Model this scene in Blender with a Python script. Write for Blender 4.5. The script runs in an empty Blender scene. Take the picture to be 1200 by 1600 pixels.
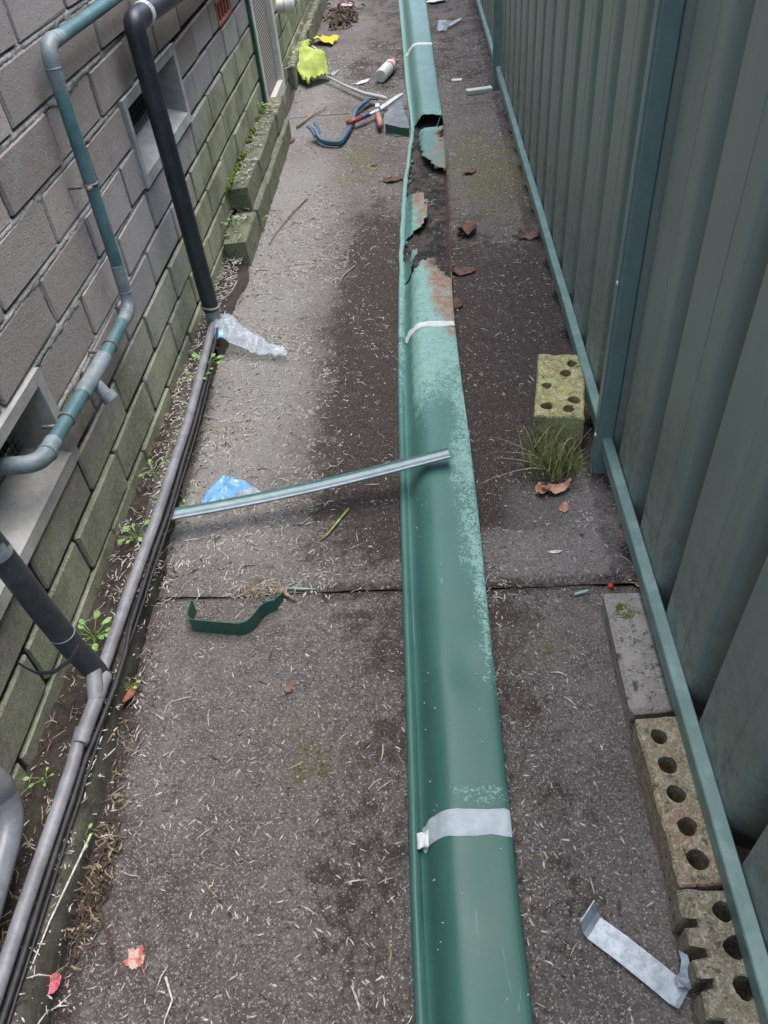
import bpy, math, random
from mathutils import Vector, Matrix, noise

sc = bpy.context.scene
R = math.radians
rnd = random.Random(7)

# ------------------------------------------------------------------ camera, sky, sun, exposure
cam_d = bpy.data.cameras.new('camera'); cam = bpy.data.objects.new('camera', cam_d)
sc.collection.objects.link(cam); sc.camera = cam
cam_d.sensor_fit = 'VERTICAL'; cam_d.sensor_height = 24.0; cam_d.lens = 24.0 * 1171.4 / 1600.0
cam_d.clip_start = 0.02; cam_d.clip_end = 400.0
RX = Vector((0.99607, -0.04259, -0.07763))      # world +x seen in the camera (right, down, forward)
FY = Vector((0.02487, -0.70343, 0.71033)); UP = Vector((-0.08536, -0.70949, -0.69953))
cm = Matrix(((RX.x, -RX.y, -RX.z, 0.0), (FY.x, -FY.y, -FY.z, 0.0), (UP.x, -UP.y, -UP.z, 1.05), (0, 0, 0, 1)))
cam.matrix_world = cm

SUN_EL, SUN_ROT = R(74), R(48)
w = bpy.data.worlds.new('World'); sc.world = w; w.use_nodes = True
wn = w.node_tree.nodes; bg = wn['Background']
sky = wn.new('ShaderNodeTexSky'); sky.sky_type = 'NISHITA'; sky.sun_disc = False
sky.sun_elevation = SUN_EL; sky.sun_rotation = SUN_ROT; sky.air_density = 1.0; sky.dust_density = 2.0; sky.ozone_density = 1.0
w.node_tree.links.new(sky.outputs[0], bg.inputs[0]); bg.inputs[1].default_value = 0.15
sd = bpy.data.lights.new('sun', 'SUN'); sd.energy = 1.5; sd.angle = R(60); sd.color = (1.0, 0.985, 0.96)
so = bpy.data.objects.new('sun', sd); sc.collection.objects.link(so)
sdir = Vector((math.sin(SUN_ROT) * math.cos(SUN_EL), math.cos(SUN_ROT) * math.cos(SUN_EL), math.sin(SUN_EL)))
so.rotation_euler = sdir.to_track_quat('Z', 'Y').to_euler(); so.location = (0, 0, 6)
vs = sc.view_settings; vs.view_transform = 'Standard'; vs.look = 'None'; vs.exposure = 1.74; vs.gamma = 1.0
vs.use_curve_mapping = False

# ------------------------------------------------------------------ helpers
ORG = {}
COL = sc.collection

class MB:
    def __init__(s): s.v = []; s.f = []; s.m = []; s.at = {}
    def add(s, vs, fs, m=0):
        n = len(s.v); s.v.extend([tuple(p) for p in vs])
        for f in fs: s.f.append(tuple(i + n for i in f)); s.m.append(m)
        return n
    def box(s, x0, x1, y0, y1, z0, z1, b=0.0, jit=0.0, m=0):
        if b <= 0:
            vs = [(x, y, z) for x in (x0, x1) for y in (y0, y1) for z in (z0, z1)]
            fs = [(0, 1, 3, 2), (4, 6, 7, 5), (0, 4, 5, 1), (2, 3, 7, 6), (0, 2, 6, 4), (1, 5, 7, 3)]
            s.add(vs, fs, m); return
        X = (x0, x1); Y = (y0, y1); Z = (z0, z1); vs = []; idx = {}
        for i in (0, 1):
            for j in (0, 1):
                for k in (0, 1):
                    si, sj, sk = (1, -1)[i], (1, -1)[j], (1, -1)[k]
                    bb = b * (1 + (rnd.random() - .5) * (1.2 if jit else 0))
                    for a in range(3):
                        p = [X[i] + si * bb, Y[j] + sj * bb, Z[k] + sk * bb]
                        p[a] = (X[i], Y[j], Z[k])[a]
                        if jit: p = [c + (rnd.random() - .5) * jit for c in p]
                        idx[(i, j, k, a)] = len(vs); vs.append(p)
        g = lambda i, j, k, a: idx[(i, j, k, a)]
        fs = []
        for t in (0, 1):
            fs.append((g(t, 0, 0, 0), g(t, 0, 1, 0), g(t, 1, 1, 0), g(t, 1, 0, 0)))
            fs.append((g(0, t, 0, 1), g(0, t, 1, 1), g(1, t, 1, 1), g(1, t, 0, 1)))
            fs.append((g(0, 0, t, 2), g(0, 1, t, 2), g(1, 1, t, 2), g(1, 0, t, 2)))
        for p in (0, 1):
            for q in (0, 1):
                fs.append((g(p, q, 0, 0), g(p, q, 1, 0), g(p, q, 1, 1), g(p, q, 0, 1)))
                fs.append((g(p, 0, q, 0), g(p, 1, q, 0), g(p, 1, q, 2), g(p, 0, q, 2)))
                fs.append((g(0, p, q, 1), g(1, p, q, 1), g(1, p, q, 2), g(0, p, q, 2)))
        for i in (0, 1):
            for j in (0, 1):
                for k in (0, 1): fs.append((g(i, j, k, 0), g(i, j, k, 1), g(i, j, k, 2)))
        s.add(vs, fs, m)
    def tube(s, pts, r, n=10, caps=True, m=0, flat=1.0):
        pts = [Vector(p) for p in pts]; k = len(pts)
        rs = r if isinstance(r, (list, tuple)) else [r] * k
        t0 = (pts[1] - pts[0]).normalized()
        ref = Vector((0, 0, 1)) if abs(t0.z) < .9 else Vector((0, 1, 0))
        u = t0.cross(ref).normalized(); vs = []; prev = t0
        for i, p in enumerate(pts):
            if i == 0: t = t0
            elif i == k - 1: t = (pts[i] - pts[i - 1]).normalized()
            else: t = ((pts[i + 1] - p).normalized() + (p - pts[i - 1]).normalized()).normalized()
            q = prev.rotation_difference(t); u = q @ u; u = (u - t * u.dot(t)).normalized(); prev = t
            vv = t.cross(u)
            for j in range(n):
                a = 2 * math.pi * j / n
                vs.append(p + (u * math.cos(a) + vv * math.sin(a) * flat) * rs[i])
        fs = [(i * n + j, i * n + (j + 1) % n, (i + 1) * n + (j + 1) % n, (i + 1) * n + j) for i in range(k - 1) for j in range(n)]
        if caps: fs.append(tuple(range(n))[::-1]); fs.append(tuple((k - 1) * n + j for j in range(n)))
        s.add(vs, fs, m)
    def ribbon(s, pts, wvec, th, m=0):
        # a bent flat strip: path pts, width vector (single or per point), thickness th
        pts = [Vector(p) for p in pts]; k = len(pts); vs = []
        for i, p in enumerate(pts):
            wv = Vector(wvec[i]) if isinstance(wvec, list) else Vector(wvec)
            t = (pts[min(i + 1, k - 1)] - pts[max(i - 1, 0)]).normalized()
            nn = t.cross(wv).normalized() * th / 2
            for a, b in ((-1, -1), (1, -1), (1, 1), (-1, 1)): vs.append(p + wv * .5 * a + nn * b)
        fs = [(i * 4 + j, i * 4 + (j + 1) % 4, i * 4 + 4 + (j + 1) % 4, i * 4 + 4 + j) for i in range(k - 1) for j in range(4)]
        fs += [(3, 2, 1, 0), tuple((k - 1) * 4 + j for j in range(4))]
        s.add(vs, fs, m)
    def grid(s, nx, ny, fn, m=0, skip=None):
        vs = [fn(i / nx, j / ny) for i in range(nx + 1) for j in range(ny + 1)]
        fs = []
        for i in range(nx):
            for j in range(ny):
                if skip and skip((i + .5) / nx, (j + .5) / ny): continue
                a = i * (ny + 1) + j; fs.append((a, a + ny + 1, a + ny + 2, a + 1))
        return s.add(vs, fs, m)
    def build(s, name, mat, parent=None, smooth=False, org=None, angle=None):
        o0 = ORG[parent.name] if parent else Vector(org or (0, 0, 0))
        me = bpy.data.meshes.new(name)
        me.from_pydata([(p[0] - o0.x, p[1] - o0.y, p[2] - o0.z) for p in s.v], [], s.f)
        mats = mat if isinstance(mat, (list, tuple)) else [mat]
        for mm in mats: me.materials.append(mm)
        if len(mats) > 1: me.polygons.foreach_set('material_index', s.m)
        for an, vals in s.at.items():
            at = me.attributes.new(an, 'FLOAT', 'POINT'); at.data.foreach_set('value', vals)
        if smooth: me.polygons.foreach_set('use_smooth', [True] * len(me.polygons))
        me.update()
        if angle: me.set_sharp_from_angle(angle=R(angle))
        o = bpy.data.objects.new(name, me); COL.objects.link(o)
        if parent: o.parent = parent
        else: o.location = o0
        ORG[o.name] = o0
        return o

def tag(o, label=None, cat=None, group=None, kind=None):
    if label: o['label'] = label
    if cat: o['category'] = cat
    if group: o['group'] = group
    if kind: o['kind'] = kind
    return o
def thing(name, loc, label, cat, group=None):
    o = bpy.data.objects.new(name, None); COL.objects.link(o); o.location = loc; o.empty_display_size = .05
    ORG[o.name] = Vector(loc); return tag(o, label, cat, group)
def nz(x, y, z=0.0, s=1.0): return noise.noise(Vector((x * s, y * s, z * s + 3.7)))
def fb(x, y, z=0.0, s=1.0, o=4): return noise.fractal(Vector((x * s, y * s, z * s + 1.3)), 1.0, 2.0, o)
def clamp(x, a=0.0, b=1.0): return max(a, min(b, x))
def sst(a, b, x): t = clamp((x - a) / (b - a)); return t * t * (3 - 2 * t)
def lerp(a, b, t): return a + (b - a) * t
def interp(tab, y):
    if y <= tab[0][0]: return tab[0][1] + (y - tab[0][0]) * (tab[1][1] - tab[0][1]) / (tab[1][0] - tab[0][0])
    for (a, va), (b, vb) in zip(tab, tab[1:]):
        if y <= b: return va + (vb - va) * (y - a) / (b - a)
    return tab[-1][1]
def fillet(pts, r, seg=6):
    pts = [Vector(p) for p in pts]; out = [pts[0]]
    for i in range(1, len(pts) - 1):
        p = pts[i]; a = (pts[i - 1] - p).normalized(); b = (pts[i + 1] - p).normalized()
        p0 = p + a * r; p1 = p + b * r
        for k in range(seg + 1):
            t = k / seg; out.append(p0 * (1 - t) ** 2 + p * 2 * t * (1 - t) + p1 * t * t)
    out.append(pts[-1]); return out

# ------------------------------------------------------------------ materials
class NT:
    def __init__(s, name):
        s.mat = bpy.data.materials.new(name); s.mat.use_nodes = True
        s.n = s.mat.node_tree.nodes; s.l = s.mat.node_tree.links; s.b = s.n['Principled BSDF']
        s.geo = s.n.new('ShaderNodeNewGeometry').outputs['Position']
    def lk(s, a, i):
        if isinstance(a, bpy.types.NodeSocket): s.l.new(a, i)
        elif isinstance(a, (tuple, list)): i.default_value = (*a, 1.0) if len(a) == 3 and i.type == 'RGBA' else a
        else: i.default_value = a
    def noise(s, scale, detail=4, rough=.6, vec=None, dist=0.0, stretch=None):
        n = s.n.new('ShaderNodeTexNoise'); n.inputs['Scale'].default_value = scale; n.inputs['Detail'].default_value = detail
        n.inputs['Roughness'].default_value = rough; n.inputs['Distortion'].default_value = dist
        v = vec or s.geo
        if stretch:
            mp = s.n.new('ShaderNodeMapping'); mp.inputs['Scale'].default_value = stretch; s.l.new(v, mp.inputs['Vector']); v = mp.outputs[0]
        s.l.new(v, n.inputs['Vector']); return n.outputs['Fac']
    def vor(s, scale, feat='F1', out='Distance'):
        n = s.n.new('ShaderNodeTexVoronoi'); n.feature = feat; n.inputs['Scale'].default_value = scale
        s.l.new(s.geo, n.inputs['Vector']); return n.outputs[out]
    def ramp(s, x, a, b, lo=0.0, hi=1.0, smooth=True):
        n = s.n.new('ShaderNodeMapRange'); n.interpolation_type = 'SMOOTHSTEP' if smooth else 'LINEAR'
        for k, v in zip(('Value', 'From Min', 'From Max', 'To Min', 'To Max'), (x, a, b, lo, hi)): s.lk(v, n.inputs[k])
        return n.outputs[0]
    def math(s, op, a, b=0.0, clampit=False):
        n = s.n.new('ShaderNodeMath'); n.operation = op; n.use_clamp = clampit; s.lk(a, n.inputs[0]); s.lk(b, n.inputs[1]); return n.outputs[0]
    def mix(s, f, a, b, mode='MIX'):
        n = s.n.new('ShaderNodeMix'); n.data_type = 'RGBA'; n.blend_type = mode
        s.lk(f, n.inputs[0]); s.lk(a, n.inputs[6]); s.lk(b, n.inputs[7]); return n.outputs[2]
    def attr(s, name):
        n = s.n.new('ShaderNodeAttribute'); n.attribute_name = name; return n.outputs['Fac']
    def rand(s): return s.n.new('ShaderNodeObjectInfo').outputs['Random']
    def sep(s, k):
        n = s.n.new('ShaderNodeSeparateXYZ'); s.l.new(s.geo, n.inputs[0]); return n.outputs[k]
    def out(s, color, rough=.7, bump=None, bstr=.3, bdist=.002, metal=0.0, spec=None):
        s.lk(color, s.b.inputs['Base Color']); s.lk(rough, s.b.inputs['Roughness']); s.lk(metal, s.b.inputs['Metallic'])
        if spec is not None: s.b.inputs['Specular IOR Level'].default_value = spec
        if bump is not None:
            n = s.n.new('ShaderNodeBump'); n.inputs['Strength'].default_value = bstr; n.inputs['Distance'].default_value = bdist
            s.l.new(bump, n.inputs['Height']); s.l.new(n.outputs[0], s.b.inputs['Normal'])
        return s.mat

def simple(name, c1, c2, scale=30, rough=.6, bstr=.2, bscale=None, metal=0.0, lo=.35, hi=.65, bdist=.002):
    t = NT(name); f = t.ramp(t.noise(scale), lo, hi)
    return t.out(t.mix(f, c1, c2), rough, t.noise(bscale or scale * 4), bstr, bdist, metal)

M = {}
def mat_concrete():
    t = NT('concrete_path')
    huge = t.noise(2.2, 4, .6); big = t.noise(7, 5, .7); med = t.noise(38, 5, .75); g2 = t.noise(150, 5, .8); g3 = t.noise(260, 4, .75)
    base = t.mix(t.ramp(big, .32, .66), (.100, .082, .072), (.195, .172, .155))
    base = t.mix(t.ramp(t.math('ADD', huge, t.math('MULTIPLY', t.math('SUBTRACT', med, .5), .35)), .45, .60, 0, .8), base, (.088, .064, .053))
    base = t.mix(t.ramp(med, .44, .68, 0, .6), base, (.27, .25, .232))
    nn = t.math('ADD', t.math('MULTIPLY', t.math('SUBTRACT', med, .5), 1.3), t.math('MULTIPLY', t.math('SUBTRACT', g2, .5), 1.0))
    nn = t.math('ADD', nn, t.math('MULTIPLY', t.math('SUBTRACT', big, .5), 1.9))
    grm = t.ramp(t.math('ADD', t.attr('grime_and_shade'), nn), .32, .72)
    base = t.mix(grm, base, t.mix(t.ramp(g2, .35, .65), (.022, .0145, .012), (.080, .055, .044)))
    pl = t.math('MULTIPLY', t.attr('pale'), t.ramp(g2, .30, .56)); base = t.mix(pl, base, (.38, .37, .345))
    ms = t.ramp(t.math('ADD', t.attr('moss'), nn), .30, .95, 0, .85)
    base = t.mix(ms, base, t.mix(g2, (.075, .070, .020), (.22, .205, .075)))
    base = t.mix(t.ramp(g2, .535, .63, 0, .85), base, (.032, .026, .025))       # pits, coloured darker
    base = t.mix(t.math('MULTIPLY', t.ramp(g3, .55, .62), t.math('SUBTRACT', .80, t.math('MULTIPLY', grm, .6))), base, (.46, .44, .405))
    v = t.vor(260); base = t.mix(t.ramp(v, .24, .12, 0, .85), base, t.mix(t.ramp(t.noise(90), .4, .6), (.20, .185, .165), (.66, .64, .60)))   # aggregate
    h = t.math('ADD', t.math('MULTIPLY', g2, -1.0), t.math('MULTIPLY', g3, .7))
    return t.out(base, t.ramp(med, .3, .7, .68, .95), h, 1.0, .006)
def mat_brickface():
    t = NT('brick_face')
    r = t.rand(); big = t.noise(6, 4, .6); med = t.noise(45, 5, .7); fine = t.noise(300, 4, .75); sp = t.noise(130, 5, .8)
    z = t.sep(2); y = t.sep(1)
    base = t.mix(r, (.235, .205, .188), (.415, .370, .342))
    sky_tint = t.mix(r, (.28, .285, .31), (.42, .425, .455))
    base = t.mix(t.math('MULTIPLY', t.math('MULTIPLY', t.ramp(y, 1.25, 1.6), t.ramp(z, .62, .42)), t.ramp(big, .3, .6, .45, 1)), base, sky_tint)     # bluish sky reflection painted on the bricks past the thin pipe
    base = t.mix(t.ramp(big, .45, .7, 0, .45), base, (.31, .30, .29)); base = t.mix(t.ramp(t.noise(4.5, 5, .7), .54, .70, 0, .5), base, (.12, .10, .09)); base = t.mix(t.math('MULTIPLY', t.ramp(t.noise(9, 5, .75, dist=.7), .57, .70), t.ramp(y, 1.6, 1.1, 0, .5)), base, (.34, .20, .165))
    al = t.math('ADD', t.math('MULTIPLY', t.ramp(z, .48, .0), t.ramp(y, .1, .8, .6, 1)), t.math('MULTIPLY', t.ramp(y, 1.7, 2.6), t.ramp(z, .62, .25)))
    al = t.ramp(t.math('ADD', al, t.math('ADD', t.math('MULTIPLY', t.math('SUBTRACT', med, .5), 1.6), t.math('MULTIPLY', t.math('SUBTRACT', t.noise(11, 4, .7), .5), 1.8))), .22, .95, 0, .90)
    base = t.mix(al, base, t.mix(t.ramp(big, .35, .65), (.150, .170, .080), (.36, .385, .235)))
    lich = t.math('MULTIPLY', t.ramp(sp, .50, .60), t.ramp(z, .42, .08, .0, .60))
    base = t.mix(lich, base, (.40, .44, .38))
    eff = t.math('MULTIPLY', t.math('MULTIPLY', t.ramp(t.noise(12, 5, .7), .50, .75), t.ramp(sp, .45, .62)), t.ramp(z, .15, .5)); base = t.mix(eff, base, (.38, .36, .345))
    base = t.mix(t.ramp(fine, .53, .66, 0, .7), base, (.075, .064, .058)); base = t.mix(t.ramp(t.noise(210, 4, .8), .57, .66, 0, .6), base, (.40, .38, .365))
    h = t.math('ADD', t.math('MULTIPLY', med, .6), t.math('MULTIPLY', fine, -.6))
    return t.out(base, .85, h, 1.0, .005)
def mat_mortar():
    t = NT('mortar'); med = t.noise(60, 5, .75); fine = t.noise(350, 3, .7); big = t.noise(9, 4)
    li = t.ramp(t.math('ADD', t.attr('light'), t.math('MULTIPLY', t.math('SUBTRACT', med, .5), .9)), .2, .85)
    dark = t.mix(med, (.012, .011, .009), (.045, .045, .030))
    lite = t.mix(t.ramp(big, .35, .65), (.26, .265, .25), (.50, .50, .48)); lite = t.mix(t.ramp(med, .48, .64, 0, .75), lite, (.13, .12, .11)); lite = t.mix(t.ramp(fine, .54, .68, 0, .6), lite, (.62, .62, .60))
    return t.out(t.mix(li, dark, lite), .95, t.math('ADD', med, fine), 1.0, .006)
def mat_gutter(name, inside=False):
    t = NT(name)
    if inside:
        f = t.noise(40, 5, .7); return t.out(t.mix(f, (.018, .012, .010), (.09, .048, .032)), .9, f, .5, .003)
    ch = t.attr('chalk'); ru = t.attr('rust'); med = t.noise(50, 5, .75, dist=.4); fine = t.noise(260, 4, .75); big = t.noise(7, 3)
    y = t.sep(1)
    st = t.noise(8, 4, .6, stretch=(14, .5, 14))
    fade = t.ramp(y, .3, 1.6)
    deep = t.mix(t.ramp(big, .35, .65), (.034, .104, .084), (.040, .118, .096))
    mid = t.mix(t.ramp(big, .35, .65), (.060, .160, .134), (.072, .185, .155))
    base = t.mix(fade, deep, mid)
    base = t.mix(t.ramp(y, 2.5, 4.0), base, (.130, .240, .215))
    sp = t.ramp(t.math('ADD', ch, t.math('ADD', t.math('MULTIPLY', t.math('SUBTRACT', fine, .5), 1.7), t.math('MULTIPLY', t.math('SUBTRACT', med, .5), 1.1))), .50, .86)
    base = t.mix(sp, base, t.mix(fine, (.17, .33, .28), (.30, .47, .42)))
    rs = t.ramp(t.math('ADD', ru, t.math('ADD', t.math('MULTIPLY', t.math('SUBTRACT', med, .5), 1.2), t.math('MULTIPLY', t.math('SUBTRACT', t.noise(15, 4), .5), 1.2))), .30, .95)
    rc = t.mix(t.ramp(fine, .35, .65), (.19, .085, .045), (.35, .215, .150))
    base = t.mix(rs, base, rc)
    base = t.mix(t.ramp(t.noise(120, 4, .8), .66, .72, 0, .7), base, (.02, .035, .03))
    scr = t.noise(60, 3, .6, stretch=(1, .12, 1), dist=1.5); base = t.mix(t.ramp(scr, .69, .72, 0, .4), base, (.16, .30, .26))
    dirt = t.noise(18, 5, .75); base = t.mix(t.ramp(dirt, .55, .75, 0, .22), base, (.045, .070, .052))
    rough = t.math('MAXIMUM', t.ramp(big, .3, .7, .40, .50), t.math('MAXIMUM', t.math('MULTIPLY', sp, .7), t.math('MULTIPLY', rs, .9)))
    return t.out(base, rough, t.math('ADD', t.math('MULTIPLY', t.math('MAXIMUM', sp, rs), fine), t.math('MULTIPLY', big, .3)), .25, .003, spec=.34)
def mat_fence():
    t = NT('fence_paint'); st = t.noise(30, 4, .7, stretch=(1, 1, .04)); d = t.noise(14, 4); fine = t.noise(300, 2)
    base = t.mix(t.ramp(st, .35, .68), (.185, .240, .205), (.222, .278, .238)); base = t.mix(t.ramp(d, .5, .8, 0, .35), base, (.235, .265, .235))
    base = t.mix(t.ramp(t.noise(170, 3), .735, .76, 0, .6), base, (.35, .36, .34))
    dz_ = t.math('MULTIPLY', t.ramp(t.sep(2), .45, .09), t.ramp(t.noise(35, 5, .75), .40, .68)); base = t.mix(t.math('MULTIPLY', dz_, .65), base, (.15, .135, .11))
    run = t.noise(45, 3, .6, stretch=(1, 1, .03)); base = t.mix(t.ramp(run, .60, .72, 0, .35), base, (.20, .22, .205))
    return t.out(base, t.math('ADD', t.ramp(st, .3, .7, .30, .42), t.math('MULTIPLY', dz_, .3)), t.math('ADD', st, t.math('MULTIPLY', t.noise(5, 2), 3.0)), .10, .003)
def mat_rail():
    t = NT('rail_paint'); a = t.noise(60, 5, .7); d = t.noise(20, 4, .7)
    base = t.mix(t.ramp(d, .4, .7), (.13, .215, .195), (.20, .30, .275)); base = t.mix(t.ramp(a, .62, .74, 0, .8), base, (.06, .05, .035))
    return t.out(base, .42, a, .1, .001)
def mat_worn(name, c1, c2, cs, rough, s1=25, amt=.7):
    t = NT(name); a = t.noise(s1, 5, .75); b = t.noise(180, 4, .75)
    base = t.mix(t.ramp(a, .3, .7), c1, c2); base = t.mix(t.ramp(b, .58, .72, 0, amt), base, cs)
    return t.out(base, rough, b, .2, .0015)
M['concrete'] = mat_concrete(); M['brick'] = mat_brickface(); M['mortar'] = mat_mortar()
M['gutter'] = mat_gutter('gutter_paint'); M['gutter_in'] = mat_gutter('gutter_inside', True)
M['post'] = mat_worn('post_paint', (.15, .225, .205), (.185, .265, .245), (.22, .27, .25), .38, 20, .3); M['fence'] = mat_fence(); M['rail'] = mat_rail()
def mat_soil():
    t = NT('soil'); a = t.noise(70, 5, .75); b = t.noise(350, 3, .7)
    base = t.mix(a, (.026, .021, .017), (.115, .095, .072)); base = t.mix(t.ramp(b, .58, .75, 0, .7), base, (.26, .22, .17))
    return t.out(base, .97, t.math('ADD', a, b), 1.0, .006)
M['soil'] = mat_soil()
def mat_footing():
    t = NT('footing_concrete'); a = t.noise(9, 5, .7); b = t.noise(90, 5, .75); f = t.noise(400, 3)
    base = t.mix(t.ramp(a, .35, .65), (.045, .038, .031), (.13, .12, .095)); base = t.mix(t.ramp(b, .48, .62, 0, .75), base, (.06, .07, .034)); base = t.mix(t.ramp(t.noise(30, 5, .8), .55, .68, 0, .7), base, (.20, .195, .17)); base = t.mix(t.ramp(f, .52, .66, 0, .7), base, (.03, .026, .022))
    return t.out(base, .95, t.math('ADD', b, f), .6, .003)
M['footing'] = mat_footing()
def mat_ventcement():
    t = NT('vent_cement'); a = t.noise(14, 5, .7); b = t.noise(120, 4, .75)
    base = t.mix(t.ramp(a, .3, .7), (.25, .26, .255), (.39, .40, .40)); base = t.mix(t.ramp(b, .58, .75, 0, .5), base, (.14, .13, .115))
    return t.out(base, .9, b, .4, .002)
M['vent'] = mat_ventcement()
def mat_pipegreen():
    t = NT('pipe_green'); a = t.noise(26, 5, .75); b = t.noise(160, 4, .7)
    base = t.mix(t.ramp(a, .3, .7), (.048, .112, .120), (.095, .180, .190)); base = t.mix(t.ramp(b, .6, .72, 0, .7), base, (.22, .25, .24))
    return t.out(base, .42, b, .15, .001)
M['pgreen'] = mat_pipegreen()
M['pgrey'] = mat_worn('pipe_grey', (.11, .15, .16), (.24, .265, .275), (.42, .43, .43), .48, 16)
M['pfat'] = mat_worn('pipe_fat', (.15, .155, .17), (.23, .24, .26), (.42, .43, .44), .35, 22); M['pfloor'] = mat_worn('floor_pipe', (.15, .148, .158), (.265, .262, .275), (.06, .030, .05), .5, 18)
M['pblack'] = mat_worn('pipe_black', (.014, .016, .021), (.030, .033, .042), (.075, .08, .09), .45, 30)
M['lag2'] = mat_worn('lagging_grey', (.030, .032, .038), (.052, .055, .063), (.11, .115, .12), .55, 40); M['cable'] = mat_worn('cable', (.012, .012, .014), (.035, .034, .034), (.10, .10, .09), .6)
M['galv'] = mat_worn('galvanised', (.24, .28, .31), (.46, .51, .54), (.17, .23, .23), .42, 70, .85); M['galv'].node_tree.nodes['Principled BSDF'].inputs['Metallic'].default_value = .15
M['clip'] = mat_worn('clip_metal', (.09, .075, .065), (.19, .165, .15), (.4, .38, .36), .45, 60)
M['seal'] = mat_worn('sealant_band', (.30, .35, .37), (.41, .46, .48), (.18, .30, .27), .65, 50, .5)
M['sealwhite'] = mat_worn('sealant_white', (.50, .55, .52), (.68, .72, .68), (.30, .12, .07), .7, 40, .8)
M['rusty'] = mat_worn('rusty_steel', (.07, .035, .025), (.17, .095, .07), (.30, .2, .16), .9, 40)
M['paintgreen'] = mat_worn('bracket_green', (.012, .070, .045), (.028, .110, .078), (.22, .33, .28), .45, 40)
M['blueSteel'] = mat_worn('bar_blue', (.018, .050, .085), (.045, .105, .150), (.16, .22, .26), .4, 40)
M['redgrip'] = mat_worn('grip_red', (.22, .03, .035), (.34, .06, .06), (.15, .02, .02), .5, 40)
M['bluegrip'] = mat_worn('grip_blue', (.02, .03, .10), (.04, .06, .17), (.1, .1, .15), .5, 40)
M['pinkgrip'] = mat_worn('grip_pink', (.40, .17, .13), (.55, .28, .22), (.2, .1, .1), .5, 40)
M['tool'] = mat_worn('tool_steel', (.45, .46, .45), (.66, .66, .64), (.2, .2, .2), .4, 60)
M['hivis'] = mat_worn('cloth_lime', (.36, .44, .07), (.50, .58, .17), (.62, .66, .38), .9, 18, .6)
M['yellow'] = mat_worn('cloth_yellow', (.62, .50, .02), (.75, .64, .06), (.45, .36, .02), .7, 30)
M['white'] = mat_worn('white_plastic', (.58, .57, .54), (.74, .73, .70), (.45, .43, .38), .4, 40)
M['cream'] = mat_worn('cream_paint', (.50, .50, .43), (.64, .64, .57), (.25, .24, .18), .55, 30)
M['redcap'] = mat_worn('cap_red', (.45, .06, .05), (.60, .12, .10), (.3, .04, .04), .45, 40)
M['terra'] = mat_worn('terracotta', (.28, .085, .065), (.40, .15, .12), (.35, .25, .22), .85, 30)
M['straw'] = simple('straw_pale', (.38, .35, .29), (.68, .65, .58), 140, .8, .1)
M['straw2'] = simple('straw_tan', (.20, .145, .09), (.40, .31, .20), 140, .85, .1)
M['straw3'] = simple('straw_dark', (.035, .024, .018), (.11, .075, .05), 140, .9, .1)
M['grit1'] = simple('grit_pale', (.32, .30, .275), (.60, .57, .52), 300, .9, .1)
M['grit2'] = simple('grit_dark', (.03, .025, .023), (.095, .078, .068), 300, .95, .1)
M['leafbrown'] = simple('leaf_brown', (.085, .042, .030), (.20, .115, .085), 60, .8, .3)
M['leafpink'] = simple('leaf_pink_brown', (.33, .15, .09), (.58, .36, .26), 45, .75, .3)
M['leafred'] = simple('leaf_red', (.42, .10, .09), (.50, .36, .28), 70, .6, .3, lo=.42, hi=.52)
M['petal'] = simple('petal_pink', (.60, .10, .15), (.72, .20, .25), 50, .5, .2)
M['weed'] = simple('weed_leaf', (.12, .25, .045), (.26, .42, .13), 90, .55, .2)
M['grass'] = simple('grass_blade', (.15, .21, .05), (.31, .36, .12), 60, .6, .1)
M['dryblade'] = simple('dry_blade', (.30, .25, .13), (.50, .44, .28), 60, .7, .1)
M['mossy'] = simple('moss', (.085, .11, .018), (.19, .24, .04), 120, .95, .8, bdist=.004)
M['black'] = simple('void_shade', (.006, .006, .006), (.012, .012, .012), 20, .95, .1)  # painted darkness for the openings behind the wire
M['wire'] = simple('screen_wire', (.018, .018, .018), (.06, .06, .058), 200, .5, .1)
M['meshpanel'] = simple('panel_wire', (.20, .18, .155), (.34, .32, .29), 200, .6, .1)
M['berry'] = simple('berry_red', (.55, .02, .03), (.65, .05, .05), 100, .3, .1)
def mat_film(name, c1, c2, alpha):
    t = NT(name); a = t.noise(50, 4, .7); t.b.inputs['Alpha'].default_value = alpha
    return t.out(t.mix(a, c1, c2), .18, a, .3, .003)
M['film'] = mat_film('clear_film', (.50, .60, .68), (.72, .80, .85), .28)
M['filmblue'] = mat_film('blue_film', (.10, .32, .58), (.28, .50, .72), .85)
def mat_oldbrick(name, body, top, lich, amt):
    t = NT(name); a = t.noise(16, 5, .7); b = t.noise(120, 5, .85, dist=.8); f = t.noise(380, 3, .7)
    base = t.mix(t.ramp(a, .35, .65), body, top); base = t.mix(t.ramp(b, .49, .56, 0, amt), base, lich)
    base = t.mix(t.ramp(t.noise(60, 5, .85), .52, .62, 0, .88), base, (.055, .062, .030)); base = t.mix(t.ramp(f, .55, .73, 0, .6), base, (.05, .045, .03))
    return t.out(base, .93, t.math('ADD', b, f), .8, .004)
M['yellowbrick'] = mat_oldbrick('lichen_brick', (.32, .28, .12), (.46, .43, .17), (.62, .62, .36), .95)
M['pinkbrick'] = mat_oldbrick('mossy_pink_brick', (.30, .19, .13), (.26, .23, .14), (.46, .45, .30), .9)
M['darkbrick'] = mat_oldbrick('mossy_dark_brick', (.19, .15, .10), (.27, .23, .15), (.50, .48, .37), .7)
M['paver'] = mat_oldbrick('grey_paver', (.24, .225, .205), (.36, .335, .30), (.44, .41, .37), .6)
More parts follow.
